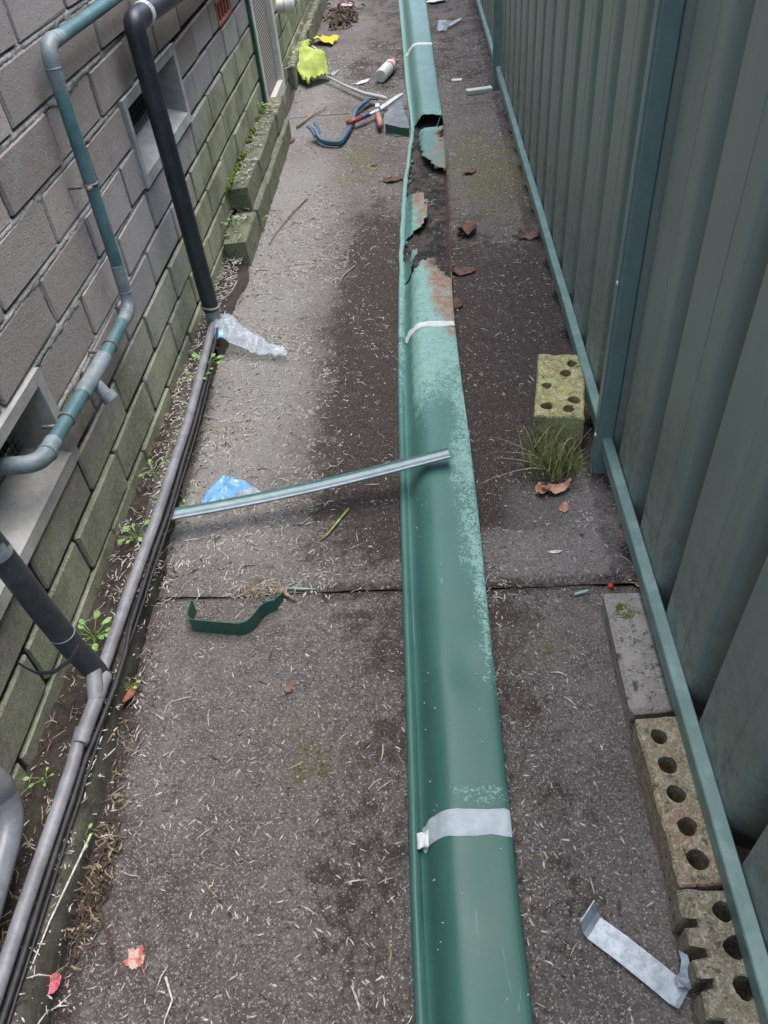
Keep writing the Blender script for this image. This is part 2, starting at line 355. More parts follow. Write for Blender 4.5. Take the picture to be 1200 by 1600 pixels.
M['edge_brick'] = mat_oldbrick('edging_brick', (.13, .135, .09), (.22, .225, .165), (.26, .29, .17), .7)

# ------------------------------------------------------------------ the setting: ground, path slabs, footing, soil
def box_obj(name, b, mat, parent=None, bev=0.0, org=None):
    m = MB(); m.box(*b, b=bev); return m.build(name, mat, parent, org=org)

g = MB(); g.add([(-60, -60, -.08), (60, -60, -.08), (60, 90, -.08), (-60, 90, -.08)], [(0, 1, 2, 3)])
tag(g.build('ground', M['soil']), kind='structure')

EDGE = [(-1.5, -.50), (.2, -.508), (.5, -.524), (.8, -.538), (1.3, -.560), (1.67, -.580), (2.2, -.590), (2.6, -.60), (3.3, -.625), (4.5, -.63), (9.5, -.63)]
GL = [(-.8, -.035), (.203, -.058), (.343, -.064), (.52, -.068), (.748, -.075), (1.056, -.084), (1.254, -.089), (1.493, -.094), (1.77, -.096), (2.16, -.098), (2.38, -.0955), (2.64, -.092), (2.94, -.077), (3.25, -.062), (3.454, -.069), (3.917, -.088), (4.68, -.109), (5.73, -.142), (7.5, -.19)]
GR = [(-.8, .098), (.194, .0765), (.325, .0735), (.49, .072), (.706, .069), (.994, .067), (1.18, .064), (1.404, .057), (1.666, .051), (1.844, .051), (2.03, .054), (2.24, .058), (2.48, .063), (2.76, .066), (3.06, .067), (3.25, .069), (3.68, .061), (4.39, .050), (5.37, .036), (7.5, .005)]
def grime_and_shade(x, y):
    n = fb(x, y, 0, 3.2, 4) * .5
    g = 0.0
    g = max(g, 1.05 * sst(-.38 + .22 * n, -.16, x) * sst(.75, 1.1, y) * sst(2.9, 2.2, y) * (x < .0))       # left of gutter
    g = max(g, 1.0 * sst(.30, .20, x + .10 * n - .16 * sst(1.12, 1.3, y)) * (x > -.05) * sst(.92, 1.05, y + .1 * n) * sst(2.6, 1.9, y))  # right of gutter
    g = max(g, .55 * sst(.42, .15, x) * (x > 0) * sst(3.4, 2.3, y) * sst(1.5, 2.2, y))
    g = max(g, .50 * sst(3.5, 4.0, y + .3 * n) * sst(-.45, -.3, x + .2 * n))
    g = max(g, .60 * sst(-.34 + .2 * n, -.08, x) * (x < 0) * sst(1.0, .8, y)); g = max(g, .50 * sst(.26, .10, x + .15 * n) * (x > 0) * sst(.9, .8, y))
    g = max(g, .75 * sst(.03, .0, abs(x - .315) - .01) * (y > .85))  # soil strip along the rail, the rail's shade put into its tone
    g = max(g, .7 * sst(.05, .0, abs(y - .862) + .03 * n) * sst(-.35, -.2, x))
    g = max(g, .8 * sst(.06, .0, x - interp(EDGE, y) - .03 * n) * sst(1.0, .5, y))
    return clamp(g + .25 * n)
def pale(x, y):
    n = fb(x, y, 5, 4.0, 4) * .5
    p = sst(-.24, -.42, x + .12 * n) * sst(.86, 1.05, y) * sst(3.4, 2.8, y) * .8
    p = max(p, .55 * sst(-.3, -.5, x + .1 * n) * sst(3.0, 3.4, y) * sst(4.6, 3.9, y))
    p = max(p, .35 * sst(.10, .16, x) * sst(.87, .9, y) * sst(1.16, 1.08, y + .1 * n))
    return clamp(p + .2 * n * (p > .05))
def mossf(x, y):
    n = fb(x, y, 9, 3.0, 4) * .5
    m = .75 * sst(.18, .0, math.hypot((x + .26) * .8, (y - 2.95) * .4) + .06 * n)
    m = max(m, .95 * sst(.26, .0, math.hypot((x - .22) * .9, (y - 2.8) * .30) + .05 * n))
    m = max(m, .55 * sst(.2, 0, math.hypot(x + .2, (y - .62) * .7) + .1 * n))
    m = max(m, .5 * sst(.12, 0, abs(y - 3.5) + .08 * n) * (x < .3))
    m = max(m, .45 * sst(.15, 0, math.hypot(x - .15, y - .72) + .05 * n))
    return clamp(m + .3 * n * (m > .03))
def gh(x, y):
    return .0022 * fb(x, y, 2, 7.0, 4) + .0012 * nz(x, y, 4, 40) + .004 * grime_and_shade(x, y)

path = thing('path', (0, 0, 0), 'grimy concrete side path strewn with dry litter', None); path['kind'] = 'structure'
def slab(y0, y1, d, seed, xr):
    m = MB(); ny = int((y1 - y0) / d); nx = int(.95 / d); at = {'grime_and_shade': [], 'pale': [], 'moss': []}
    pts = {}
    for i in range(nx + 1):
        for j in range(ny + 1):
            y = lerp(y0, y1, j / ny); xl = interp(EDGE, y) + .012 * fb(y, seed, 0, 6, 4) + .004 * nz(y, seed, 0, 60)
            x = lerp(xl, xr, i / nx)
            yy = y
            if j == 0: yy = y + .003 * fb(x, seed + 3, 0, 7, 4)
            if j == ny: yy = y + .003 * fb(x, seed + 8, 0, 7, 4)
            z = gh(x, yy)
            e = min(i, nx - i) * d; e2 = min(j, ny - j) * d; ee = min(e, e2)
            z -= .007 * sst(.018, 0, e) + .005 * sst(.015, 0, e2) * sst(-.15, .15, x)
            m.v.append((x, yy, z)); at['grime_and_shade'].append(grime_and_shade(x, yy)); at['pale'].append(pale(x, yy)); at['moss'].append(mossf(x, yy))
    for i in range(nx):
        for j in range(ny):
            a = i * (ny + 1) + j; m.f.append((a, a + ny + 1, a + ny + 2, a + 1)); m.m.append(0)
    def skirt(ids):
        n0 = len(m.v)
        for k in ids:
            p = m.v[k]; m.v.append((p[0] - .004, p[1], -.075))
            for q in at: at[q].append(at[q][k] if q != 'grime_and_shade' else .9)
        for k in range(len(ids) - 1): m.f.append((ids[k], ids[k + 1], n0 + k + 1, n0 + k)); m.m.append(0)
    skirt([j for j in range(ny + 1)][::-1]); skirt([nx * (ny + 1) + j for j in range(ny + 1)])
    skirt([i * (ny + 1) for i in range(nx + 1)]); skirt([i * (ny + 1) + ny for i in range(nx + 1)][::-1])
    m.at = at
    return m.build('slab', M['concrete'], path, smooth=True)
slab(-1.4, .859, .0105, 1.0, .345)
slab(.863, 3.569, .0115, 2.0, .345)
slab(3.574, 6.2, .018, 3.0, .345)
slab(6.21, 9.5, .05, 4.0, .345)

# ------------------------------------------------------------------ brick wall of the house
XW = -.64; CH = .0911; C0 = .060; BL = .238
wall = thing('brick_wall', (XW, 2.0, 0), 'grey brown brick house wall with two cement vents beside the path', 'wall')
VENTS = [(1.715, 2.192, C0 + 4 * CH, C0 + 6 * CH), (.522, .998, C0 + 2 * CH, C0 + 4 * CH)]
DOOR = (3.255, 3.73, -.1, 1.35)
TERR = (2.765, 2.985, C0 + 5 * CH, C0 + 7 * CH)
CUTS = VENTS + [DOOR, TERR]
def inside_cut(y, z): return any(a < y < b and c < z < d for a, b, c, d in CUTS)
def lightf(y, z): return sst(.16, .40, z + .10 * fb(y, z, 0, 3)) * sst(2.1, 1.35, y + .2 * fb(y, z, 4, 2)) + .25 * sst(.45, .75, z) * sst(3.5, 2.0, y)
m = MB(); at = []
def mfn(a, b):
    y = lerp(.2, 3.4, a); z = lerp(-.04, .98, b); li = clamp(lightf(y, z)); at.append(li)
    k = math.floor((z - C0) / CH); dz = min(z - C0 - k * CH, C0 + (k + 1) * CH - z)
    off = .648 if k % 2 == 0 else .757; t_ = ((y - off) / BL) % 1.0; dy = min(t_, 1 - t_) * BL
    sz = z - (C0 + round((z - C0) / CH) * CH); sm = fb(y, z, 1, 22, 4)
    hh = sst(-.0100 - .009 * clamp(sm), -.0080 - .008 * clamp(sm), sz) * sst(.0045, .0020, sz)
    hv = sst(.008, .005, dy)
    f = max(-.0125 + .0112 * hh, -.0125 + .0075 * hv + .004 * sm * hv)
    d = lerp(-.0075, f, li) + .0016 * fb(y, z, 4, 110, 3)
    return (XW + d, y, z)
m.grid(560, 290, mfn, skip=lambda a, b: inside_cut(lerp(.2, 3.4, a), lerp(-.04, .98, b)))
for (y0, y1, z0, z1) in ((-1.5, .2, -.04, 2.5), (.2, 3.4, .98, 2.5), (3.73, 9.5, -.04, 2.5), (3.4, 3.73, 1.35, 2.5)):
    m.add([(XW - .009, y0, z0), (XW - .009, y1, z0), (XW - .009, y1, z1), (XW - .009, y0, z1)], [(0, 1, 2, 3)]); at += [.1] * 4
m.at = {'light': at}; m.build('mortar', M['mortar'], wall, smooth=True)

BM = {}
def brick_mesh(ln, k):
    key = (round(ln, 3), k)
    if key not in BM:
        q = MB(); q.box(-.030, .0, -ln / 2, ln / 2, -.0400, .0400, b=.0026, jit=.0030)
        me = bpy.data.meshes.new('brick'); me.from_pydata(q.v, [], q.f); me.materials.append(M['brick']); BM[key] = me
    return BM[key]
far = MB()
for k in range(-1, 26):
    zc = C0 + (k + .5) * CH; off = .648 if k % 2 == 0 else .757
    for n in range(-10, 38):
        a = off + n * BL + .0045 + (rnd.random() - .5) * .004; b = off + (n + 1) * BL - .0045 + (rnd.random() - .5) * .004
        segs = [(a, b)]
        for (c0, c1, z0, z1) in CUTS:
            if z0 < zc < z1:
                ns = []
                for (p, q) in segs:
                    if q <= c0 or p >= c1: ns.append((p, q)); continue
                    if p < c0 - .012: ns.append((p, c0 - .004))
                    if q > c1 + .012: ns.append((c1 + .004, q))
                segs = ns
        for (p, q) in segs:
            if q - p < .02 or q < -1.5 or p > 9.4: continue
            dx = (rnd.random() - .5) * .003; dz = (rnd.random() - .5) * .003
            if zc < .97 and .28 < (p + q) / 2 < 4.9:
                ln = q - p; full = abs(ln - (BL - .009)) < .012
                o = bpy.data.objects.new('brick', brick_mesh(BL - .009 if full else ln, rnd.randrange(7) if full else 0))
                COL.objects.link(o); o.parent = wall; o.location = (dx, (p + q) / 2 - 2.0, zc + dz)
            else:
                far.box(XW - .03 + dx, XW + dx, p, q, zc - .0405 + dz, zc + .0405 + dz)
o = far.build('bricks_beyond', M['brick'], wall); o['kind'] = 'stuff'

# footing, soil on it
m = MB(); ny = 150
def ffx(y): return interp(EDGE, y) - .004
prof = lambda y: [(ffx(y) - .052, -.05), (ffx(y) - .034, .050 + .003 * nz(y, 1, 0, 8)), (ffx(y) - .008 + .004 * nz(y, 3, 0, 12), .047 + .003 * nz(y, 2, 0, 9)), (ffx(y) - .001 + .004 * fb(y, 5, 0, 7), .036), (ffx(y) + .002 + .004 * fb(y, 6, 0, 7), .012), (ffx(y) + .004, -.07)]
for j in range(ny + 1):
    y = lerp(-1.4, 1.72, j / ny)
    for (x, z) in prof(y): m.v.append((x, y, z * (1 - .5 * sst(1.45, 1.72, y)) if z > 0 else z))
for j in range(ny):
    for i in range(5): a = j * 6 + i; m.f.append((a, a + 1, a + 7, a + 6)); m.m.append(0)
m.build('footing', M['footing'], wall, smooth=True)
soil = thing('soil', (0, 0, 0), None, None); soil['kind'] = 'structure'
def soil_strip(name, y0, y1, x0, x1, z, amp, n, xfun=None):
    m = MB()
    def fn(a, b):
        y = lerp(y0, y1, a); x = lerp(x0, xfun(y) if xfun else x1, b)
        e = min(b, 1 - b) * 2 if False else (1 - b)
        zz = (z(y) if callable(z) else z) + amp * fb(x, y, 3, 22, 4) + amp * .5 * nz(x, y, 5, 90)
        if b > .999: zz -= .06
        return (x, y, zz)
    m.grid(n, 14, fn); return m.build(name, M['soil'], soil, smooth=True)
soil_strip('soil_bed', -1.3, 1.8, -.645, 0, lambda y: lerp(.020, .026, sst(.3, .8, y)) - .02 * sst(1.2, 1.8, y), .009, 240, lambda y: -.556)
soil_strip('soil_bed', 1.66, 2.5, -.645, 0, lambda y: lerp(.030, .006, sst(1.7, 2.15, y)), .008, 90, lambda y: ffx(y) + .03 + .03 * fb(y, 2, 0, 5))
soil_strip('soil_bed', 2.2, 3.3, -.66, 0, .150, .007, 90, lambda y: -.612 if y > 2.42 else -.65)
soil_strip('soil_bed', 3.95, 9.4, -.65, 0, .10, .012, 200, lambda y: -.64 + .01 * nz(y, 0, 0, 3))
soil_strip('soil_bed', 3.2, 9.4, -.66, 0, .006, .008, 200, lambda y: -.615 + .02 * fb(y, 0, 0, 3))

for (yj, xa, xb_) in ((.861, -.53, .15), (3.5715, -.60, .32)):
    m = MB(); m.grid(160, 3, lambda a, b: (lerp(xa, xb_, a), yj + (b - .5) * .016, -.0025 + .0035 * fb(a, b, yj, 30, 3) - .004 * abs(b - .5) - .006 * sst(-.1, .12, lerp(xa, xb_, a)) * (yj < 1))); m.build('joint_soil', M['soil'], soil, smooth=True)

# vents with recessed wire screens
M['vent_beige'] = mat_worn('vent_beige', (.24, .235, .215), (.37, .365, .34), (.13, .12, .105), .9, 14)
def vent(y0, y1, z0, z1, lip, vm):
    yc, zc = (y0 + y1) / 2, (z0 + z1) / 2
    m = MB(); t = .021; x1 = XW + lip; xb = XW - .085
    iy0, iy1, iz0, iz1 = y0 + t, y1 - t, z0 + t * 1.1, z1 - t
    fo = [(x1, y0, z0), (x1, y1, z0), (x1, y1, z1), (x1, y0, z1)]
    fi = [(x1 - .001, iy0, iz0), (x1 - .001, iy1, iz0), (x1 - .001, iy1, iz1), (x1 - .001, iy0, iz1)]
    bi = [(xb, iy0 + .012, iz0 + .030), (xb, iy1 - .012, iz0 + .030), (xb, iy1 - .012, iz1 - .006), (xb, iy0 + .012, iz1 - .006)]
    bo = [(XW - .03, p[1], p[2]) for p in fo]
    fs = []
    for a in range(4):
        b = (a + 1) % 4; fs += [(a, b, 4 + b, 4 + a), (4 + a, 4 + b, 8 + b, 8 + a), (12 + a, 12 + b, b, a)]
    m.add(fo + fi + bi + bo, fs); v = m.build('vent', vm, wall)
    q = MB(); q.box(xb - .006, xb - .003, iy0, iy1, iz0, iz1); q.build('vent_shade_plate', M['black'], v)  # black plate stands in for the shade inside the vent
    q = MB(); s = .0125; xx = xb + .016
    y = iy0
    while y < iy1: q.tube([(xx, y, iz0 + .02), (xx, y, iz1)], .0011, 4); y += s
    z = iz0 + .025
    while z < iz1: q.tube([(xx + .002, iy0, z), (xx + .002, iy1, z)], .0011, 4); z += s
    q.build('wire_screen', M['wire'], v)
vent(*VENTS[0], .006, M['vent']); vent(*VENTS[1], .008, M['vent_beige'])
# terracotta air brick
m = MB(); ya, yb, za, zb = TERR
m.box(XW - .05, XW - .045, ya, yb, za, zb)
for z in (za, za + .058, za + .116, zb - .014): m.box(XW - .045, XW + .002, ya + .004, yb - .004, z + .002, z + .014, b=.002)
for k in range(5): y = lerp(ya + .004, yb - .018, k / 4); m.box(XW - .045, XW, y, y + .014, za + .002, zb - .001, b=.002)
m.build('air_brick', M['terra'], wall)
# mesh access door
ya, yb, zb = 3.262, 3.722, 1.3
d = box_obj('access_door', (XW - .045, XW - .04, ya, yb, .06, zb), M['black'], wall)  # black backing paints the darkness behind the mesh
q = MB(); fw = .045
q.box(XW - .02, XW + .016, ya + .012, ya + .012 + fw * .6, .085, zb, b=.003); q.box(XW - .02, XW + .022, yb - fw, yb, .085, zb, b=.003)
q.box(XW - .02, XW + .020, ya + .04, yb - fw + .002, .085, .085 + fw, b=.003); q.box(XW - .02, XW + .020, ya + .04, yb - fw + .002, zb - fw, zb - .002, b=.003)
q.build('frame', M['cream'], d)
q = MB(); q.box(XW - .03, XW + .012, ya - .006, ya + .010, .0, zb + .01, b=.003); q.build('jamb', M['paintgreen'], d)
q = MB()
y = ya + .03
while y < yb - .03:
    q.tube([(XW - .004, y, .10), (XW - .004, y, zb)], .0016, 4, False); y += .011
z = .12
while z < zb: q.tube([(XW - .002, ya + .03, z), (XW - .002, yb - .03, z)], .0016, 4, False); z += .011
q.build('wire_panel', M['meshpanel'], d)

# brick edging at the wall foot
ed = thing('brick_edging', (-.6, 2.17, 0), 'two course mossy brick edging at the wall foot before the cream mesh door', 'edging')
def edge_bricks(y0, n, z0, z1, x0, x1, ln=.232):
    y = y0
    for i in range(n):
        q = MB(); dx = (rnd.random() - .5) * .006; l2 = ln * (1 + (rnd.random() - .5) * .06)
        q.box(x0 + dx, x1 + dx, y, y + l2 - .006, z0, z1 + (rnd.random() - .5) * .006, b=.005, jit=.004); y += l2
        q.build('brick', M['edge_brick'], ed)
edge_bricks(2.175, 5, -.01, .080, -.628, -.556)
edge_bricks(2.405, 4, .084, .156, -.645, -.572)
ed2 = thing('brick_edging', (-.6, 4.0, 0), 'mossy brick edging past the mesh door behind the lime cloth', 'edging'); ed_, ed = ed, ed2
edge_bricks(3.99, 8, -.01, .105, -.660, -.612); ed = ed_
q = MB()
for k in range(170):
    y = 2.36 + rnd.random() * .86; z = .150 + rnd.random() * .02; x = -.636 + rnd.random() * .014; r = .003 + rnd.random() * .006
    if nz(y, 0, 0, 7) < -.1: continue
    q.tube([(x, y, z - r), (x, y, z), (x, y, z + r)], [r * .6, r, r * .4], 5)
mo = q.build('moss', M['mossy'], ed, smooth=True); mo['kind'] = 'stuff'

# ------------------------------------------------------------------ steel fence
XF = .337
soil_strip('soil_bed', -1.4, 9.4, .346, 0, .035, .012, 400, lambda y: .75)  # dark soil strip added behind the fence to darken the rail notches
fence = thing('metal_fence', (XF, 2.4, 0), 'green ribbed steel sheet fence along the right side of the path', 'fence')
PO = [-1.385, 1.165, 3.735, 6.30, 8.87]
def fence_sheet(y0, y1):
    P = .1862; dep = .056; m = MB(); ys = []
    base = .402 - .055            # a recess sits just behind each notch
    n0 = math.floor((y0 - base) / P)
    y = base + n0 * P
    cyc = [(0, 0), (.0015, .0008), (.008, dep - .0015), (.010, dep), (.030, dep), (.032, dep - .0016), (.0560, .0060), (.0590, .0022), (.0625, .0006), (.067, 0), (.098, 0), (.0995, .0009), (.1035, .0009), (.105, 0), (.1855, 0)]
    while y < y1 + P:
        for (a, d) in cyc:
            yy = y + a
            if y0 <= yy <= y1: ys.append((yy, d))
        y += P
    ys = [(y0, ys[0][1])] + ys + [(y1, ys[-1][1])]
    zs = [.035, .080, .12] + [.2 + .155 * k for k in range(11)]
    for (yy, d) in ys:
        for z in zs:
            wob = .0012 * nz(yy, z, 1, 2.4) + .0006 * nz(yy, z, 5, 9)
            m.v.append((XF + d + wob, yy, z))
    nzs = len(zs)
    for i in range(len(ys) - 1):
        for j in range(nzs - 1):
            a = i * nzs + j; m.f.append((a, a + 1, a + nzs + 1, a + nzs)); m.m.append(0)
    o = m.build('sheet_panel', M['fence'], fence, smooth=True, angle=24)
    so_ = o.modifiers.new('solid', 'SOLIDIFY'); so_.thickness = .0012; so_.offset = 1
for a, b in zip(PO, PO[1:]):
    fence_sheet(a + .004, b - .004)
    m = MB()   # bottom channel: front lip, web, folded top
    y0, y1 = a + .018, b - .018; n = 24
    pr = [(XF - .002, .0660), (XF - .020, .0655), (XF - .0215, .0675), (XF - .0215, .0935), (XF - .0200, .0955), (XF - .0035, .0965), (XF - .0020, .0945)]
    for j in range(n + 1):
        y = lerp(y0, y1, j / n)
        for (x, z) in pr: m.v.append((x + .0010 * nz(y, 2, 0, 3), y, z + .0012 * nz(y, 7, 0, 3)))
    k = len(pr)
    for j in range(n):
        for i in range(k - 1): q = j * k + i; m.f.append((q, q + 1, q + k + 1, q + k)); m.m.append(0)
    m.build('bottom_rail', M['rail'], fence, smooth=True, angle=30)
    m = MB(); m.box(XF - .02, XF + .035, y0, y1, 1.745, 1.79, b=.002); m.build('top_rail', M['rail'], fence)
for p in PO:
    m = MB()   # C-section post with two lips
    m.box(XF - .030, XF + .0, p - .019, p + .019, -.06, 1.80, b=.0025)
    m.box(XF - .0335, XF - .0305, p - .0165, p + .002, -.06, 1.80)
    post = m.build('post', M['post'], fence)
    for z in (.10, .42):
        q = MB(); q.tube([(XF - .030, p - .012, z), (XF - .0345, p - .012, z), (XF - .036, p - .012, z)], [.0045, .0045, .002], 8); q.build('screw', M['tool'], post)

# ------------------------------------------------------------------ the long rusted gutter
gut = thing('rusted_gutter', (0, 1.8, 0), 'long green roof gutter lying upside down on the path, rusted through in the middle', 'gutter')
PROF = [(.12, .0100), (.14, .0108), (.165, .0135), (.19, .0180), (.215, .0240), (.24, .0305), (.27, .0375), (.30, .0432), (.33, .0478), (.365, .0515), (.40, .0540), (.44, .0553), (.49, .0558), (.56, .0556), (.64, .0550), (.72, .0543), (.80, .0536), (.88, .0529), (.94, .0523), (.98, .0512), (1.0, .0488)]
def gprof(y):
    xl, xr = interp(GL, y), interp(GR, y); w_ = xr - xl; out = []
    cx, cz, r = xl + .0075, .0095, .0072
    for k in range(9):
        a = R(-70 - k * 31); out.append((cx + r * math.cos(a), cz + r * math.sin(a), .01 + .09 * k / 8))
    out.append((xl + .0165, .0105, .105))
    for (u, z) in PROF: out.append((xl + u * w_, z, u))
    for k, z in enumerate((.044, .036, .028, .020, .012, .005)): out.append((xr + .0006 * k, z, 1.02 + .02 * k))
    out.append((xr - .010, .0035, 1.16))
    return out
def pip(x, y, poly):
    c = False; j = len(poly) - 1
    for i in range(len(poly)):
        a, b = poly[i], poly[j]
        if (a[1] > y) != (b[1] > y) and x < (b[0] - a[0]) * (y - a[1]) / (b[1] - a[1]) + a[0]: c = not c
        j = i
    return c
P1 = [(-.031, 3.11), (.01, 3.13), (.08, 3.16), (.08, 2.75), (.059, 2.765), (.028, 2.79), (.006, 2.84), (-.016, 2.88), (-.025, 2.98)]
P2 = [(-.11, 2.60), (-.055, 2.58), (-.022, 2.575), (-.008, 2.45), (-.012, 2.36), (-.018, 2.31), (-.05, 2.30), (-.065, 2.265), (-.10, 2.245)]
P3 = [(-.10, 2.13), (-.075, 2.10), (-.058, 2.115), (-.041, 2.075), (-.058, 2.04), (-.066, 1.99), (-.10, 1.96)]
def chalkf(u, y):
    c = .12 + .62 * sst(.52 + .30 * sst(1.1, .6, y), .93, u + .10 * fb(u, y, 2, 6)) * sst(.50, .75, y) * sst(1.75, 1.5, y)
    c = max(c, .10 + .72 * sst(1.22, 1.55, y + (1 - u) * .12) * sst(.15, .3, u) * sst(2.9, 2.6, y) + .0)
    c = max(c, .62 * sst(3.9, 3.3, y) * (y > 3.1) * sst(.15, .3, u))
    c = max(c, .30 * sst(.8, 1.3, y))
    c = max(c, .6 * sst(.05, 0, abs(y - .46)) * sst(.35, .5, u)); c = max(c, .6 * sst(.93, .98, u) * sst(.5, .3, y) * sst(.28, .36, y))
    c = max(c, .85 * (u < .115) * sst(.7, 2.0, y))
    return clamp(c)
def rustf(u, y):
    r = .75 * sst(.45, .75, u + .5 * (y - 1.75)) * sst(1.66, 1.74, y) * sst(3.3, 2.6, y)
    r = max(r, .55 * sst(.55, .8, u) * sst(2.6, 2.7, y) * (y < 3.2))
    r = max(r, .75 * sst(.62, .9, u) * sst(1.52, 1.72, y) * (y < 2.0)); r = max(r, .62 * sst(.3, .6, u) * sst(1.80, 1.95, y) * (y < 2.1))
    r = max(r, .95 * (u > 1.0) * sst(1.6, 1.8, y) * (y < 3.2))
    r = max(r, .35 * sst(3.36, 3.27, y) * (y > 3.2) * (u > .12))
    if 2.2 < y < 2.6: r = max(r, .7 * sst(.44, .52, u + .06 * fb(y, u, 0, 20)))
    if 2.2 < y < 2.32: r = max(r, .6 * sst(2.30, 2.26, y) * sst(.2, .35, u))
    return r
def keepB(x, u, y):
    jx = x + .006 * fb(x, y, 0, 55, 3); jy = y + .016 * fb(x, y, 7, 38, 3)
    if u < .112 + .13 * clamp(fb(y, .3, 0, 42, 3) - .12): return True
    if u > 1.0:
        if y < 1.95: return True
        return u > 1.075 + .03 * nz(y, 0, 0, 50)
    if jy < 1.965 + .045 * sst(-.08, -.03, x) - .075 * sst(.0, .05, x): return True
    if pip(jx, jy, P1):
        return not (x > .045 and 3.02 < jy and fb(x, y, 2, 30) > -.05)
    return pip(jx, jy, P2) or pip(jx, jy, P3)
def gutter_section(y0, y1, dy, keep=None, dz=0.0, curl=None):
    m = MB(); n = max(2, int((y1 - y0) / dy)); ch = []; ru = []; K = len(gprof(1.0)); us = []
    for j in range(n + 1):
        y = lerp(y0, y1, j / n)
        for (x, z, u) in gprof(y):
            zz = z + dz * (u > .11)
            xx = x; yy = y
            if .2 < u < 1: zz += .0016 * fb(x, y, 3, 4, 3) + .0007 * nz(x, y, 8, 17) - .004 * sst(.05, 0, math.hypot(x - .03, (y - .66) * .8)) - .003 * sst(.04, 0, math.hypot(x - .045, y - 1.31))
            if curl: xx, yy, zz = curl(x, u, y, zz)
            m.v.append((xx, yy, zz)); us.append((x, u, y)); ch.append(chalkf(u, y)); ru.append(rustf(u, y))
    for j in range(n):
        for i in range(K - 1):
            a = j * K + i
            if keep:
                q = [us[a], us[a + 1], us[a + K], us[a + K + 1]]
                if not keep(sum(p[0] for p in q) / 4, sum(p[1] for p in q) / 4, sum(p[2] for p in q) / 4): continue
            m.f.append((a, a + 1, a + K + 1, a + K)); m.m.append(0)
    m.at = {'chalk': ch, 'rust': ru}
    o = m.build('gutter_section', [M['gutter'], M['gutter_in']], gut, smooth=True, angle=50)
    s = o.modifiers.new('solid', 'SOLIDIFY'); s.thickness = .0011; s.offset = -1; s.material_offset = 1; s.use_flip_normals = False
    return o
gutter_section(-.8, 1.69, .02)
def curlB(x, u, y, z):
    if .12 < u < 1:
        t = sst(2.90, 2.74, y) * (y > 2.6); z -= .012 * t * sst(.3, .7, u)
        t = sst(2.42, 2.25, y) * (y > 2.2) * (y < 2.6); z += .006 * t * u * 2 * (.6 + fb(x, y, 0, 25))
        t = (2.0 < y < 2.2); z += .02 * t * (u > .12) * (u - .1)
        if y > 1.80: z -= .014 * sst(1.8, 2.05, y) * (y < 2.05) * sst(.55, .95, u)
        if y > 1.8: z += .003 * fb(x, y, 1, 24)
        if 2.2 < y < 2.62: z = min(z, .013 + .030 * (u - .12) / .5 + .003 * fb(x, y, 1, 30))
        if y > 2.7: z -= .016 * sst(3.15, 2.95, y) * sst(.2, .35, u)
    if u < .12 and y > 1.9: z += .006 * sst(1.9, 2.2, y) * sst(3.2, 3.0, y); x += .004 * nz(y, 0, 0, 9) * sst(1.9, 2.2, y) * sst(3.2, 3.0, y)
    return x, y, z
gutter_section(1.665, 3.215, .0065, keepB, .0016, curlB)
def keepC(x, u, y):
    if u < .112: return y > 3.17
    if u > 1.0: return y > 3.24 + .03 * fb(u, y, 0, 9)
    return y > 3.285 + .018 * fb(x, 0, 0, 40) + .02 * sst(-.02, -.05, x)
gutter_section(3.15, 4.40, .0085, keepC); gutter_section(4.385, 7.5, .06, None, .0015)
def band(y0, y1, off, u0, u1, mat, name, wob=.004):
    m = MB(); n = 8; rows = []
    for j in range(n + 1):
        row = []
        for (x, z, u) in gprof(lerp(y0, y1, j / n)):
            if u0 <= u <= u1:
                y = lerp(y0, y1, j / n) + wob * fb(x, j > n / 2, 0, 22, 3) + wob * 1.5 * nz(x, 3, 0, 6)
                if u < .2: y -= .006
                e = off if 0 < j < n else off * .15
                row.append((x - (.0007 + e if u < .25 else 0), y, z + e + .0004 * fb(x, y, 0, 80)))
        rows.append(row)
    k = len(rows[0])
    m.add([p for r in rows for p in r], [(j * k + i, j * k + i + 1, (j + 1) * k + i + 1, (j + 1) * k + i) for j in range(n) for i in range(k - 1)])
    return m.build(name, mat, gut, smooth=True)
band(.402, .438, .0022, .15, 1.0, M['seal'], 'sealant_band')
band(1.664, 1.690, .0036, .15, 1.0, M['sealwhite'], 'joint_seam', .006)
band(4.37, 4.41, .004, .12, 1.0, M['sealwhite'], 'joint_seam')
m = MB(); m.grid(6, 6, lambda a, b: (lerp(-.054, -.038, a) , lerp(.398, .418, b) + .004 * nz(a, b, 0, 3), .020 + .012 * a + .003 * fb(a, b, 0, 4))); o = m.build('sealant_scrap', M['sealwhite'], gut, smooth=True)
o.modifiers.new('s', 'SOLIDIFY').thickness = .0015
m = MB(); m.grid(24, 150, lambda a, b: (lerp(interp(GL, lerp(1.9, 3.3, b)) + .012, interp(GR, lerp(1.9, 3.3, b)) - .004, a), lerp(1.9, 3.3, b), .0045 + .004 * fb(a * .15, lerp(1.9, 3.3, b), 2, 26, 4) + .003 * nz(a * .15, b * 1.4, 0, 120)))
def mat_shaded_soil():
    t = NT('gutter_shaded_soil'); a = t.noise(14, 5, .7); b = t.noise(170, 4, .75)
    c = t.mix(t.ramp(a, .42, .60), (.010, .0085, .008), (.085, .068, .058)); c = t.mix(t.ramp(t.noise(60, 5, .8), .5, .65, 0, .6), c, (.03, .024, .022)); return t.out(t.mix(t.ramp(b, .56, .66, 0, .8), c, (.20, .17, .14)), .9, b, 1.0, .006)  # near-black blotches paint shadow under the torn pieces, the brown is soil
o = m.build('shaded_soil', mat_shaded_soil(), gut, smooth=True)
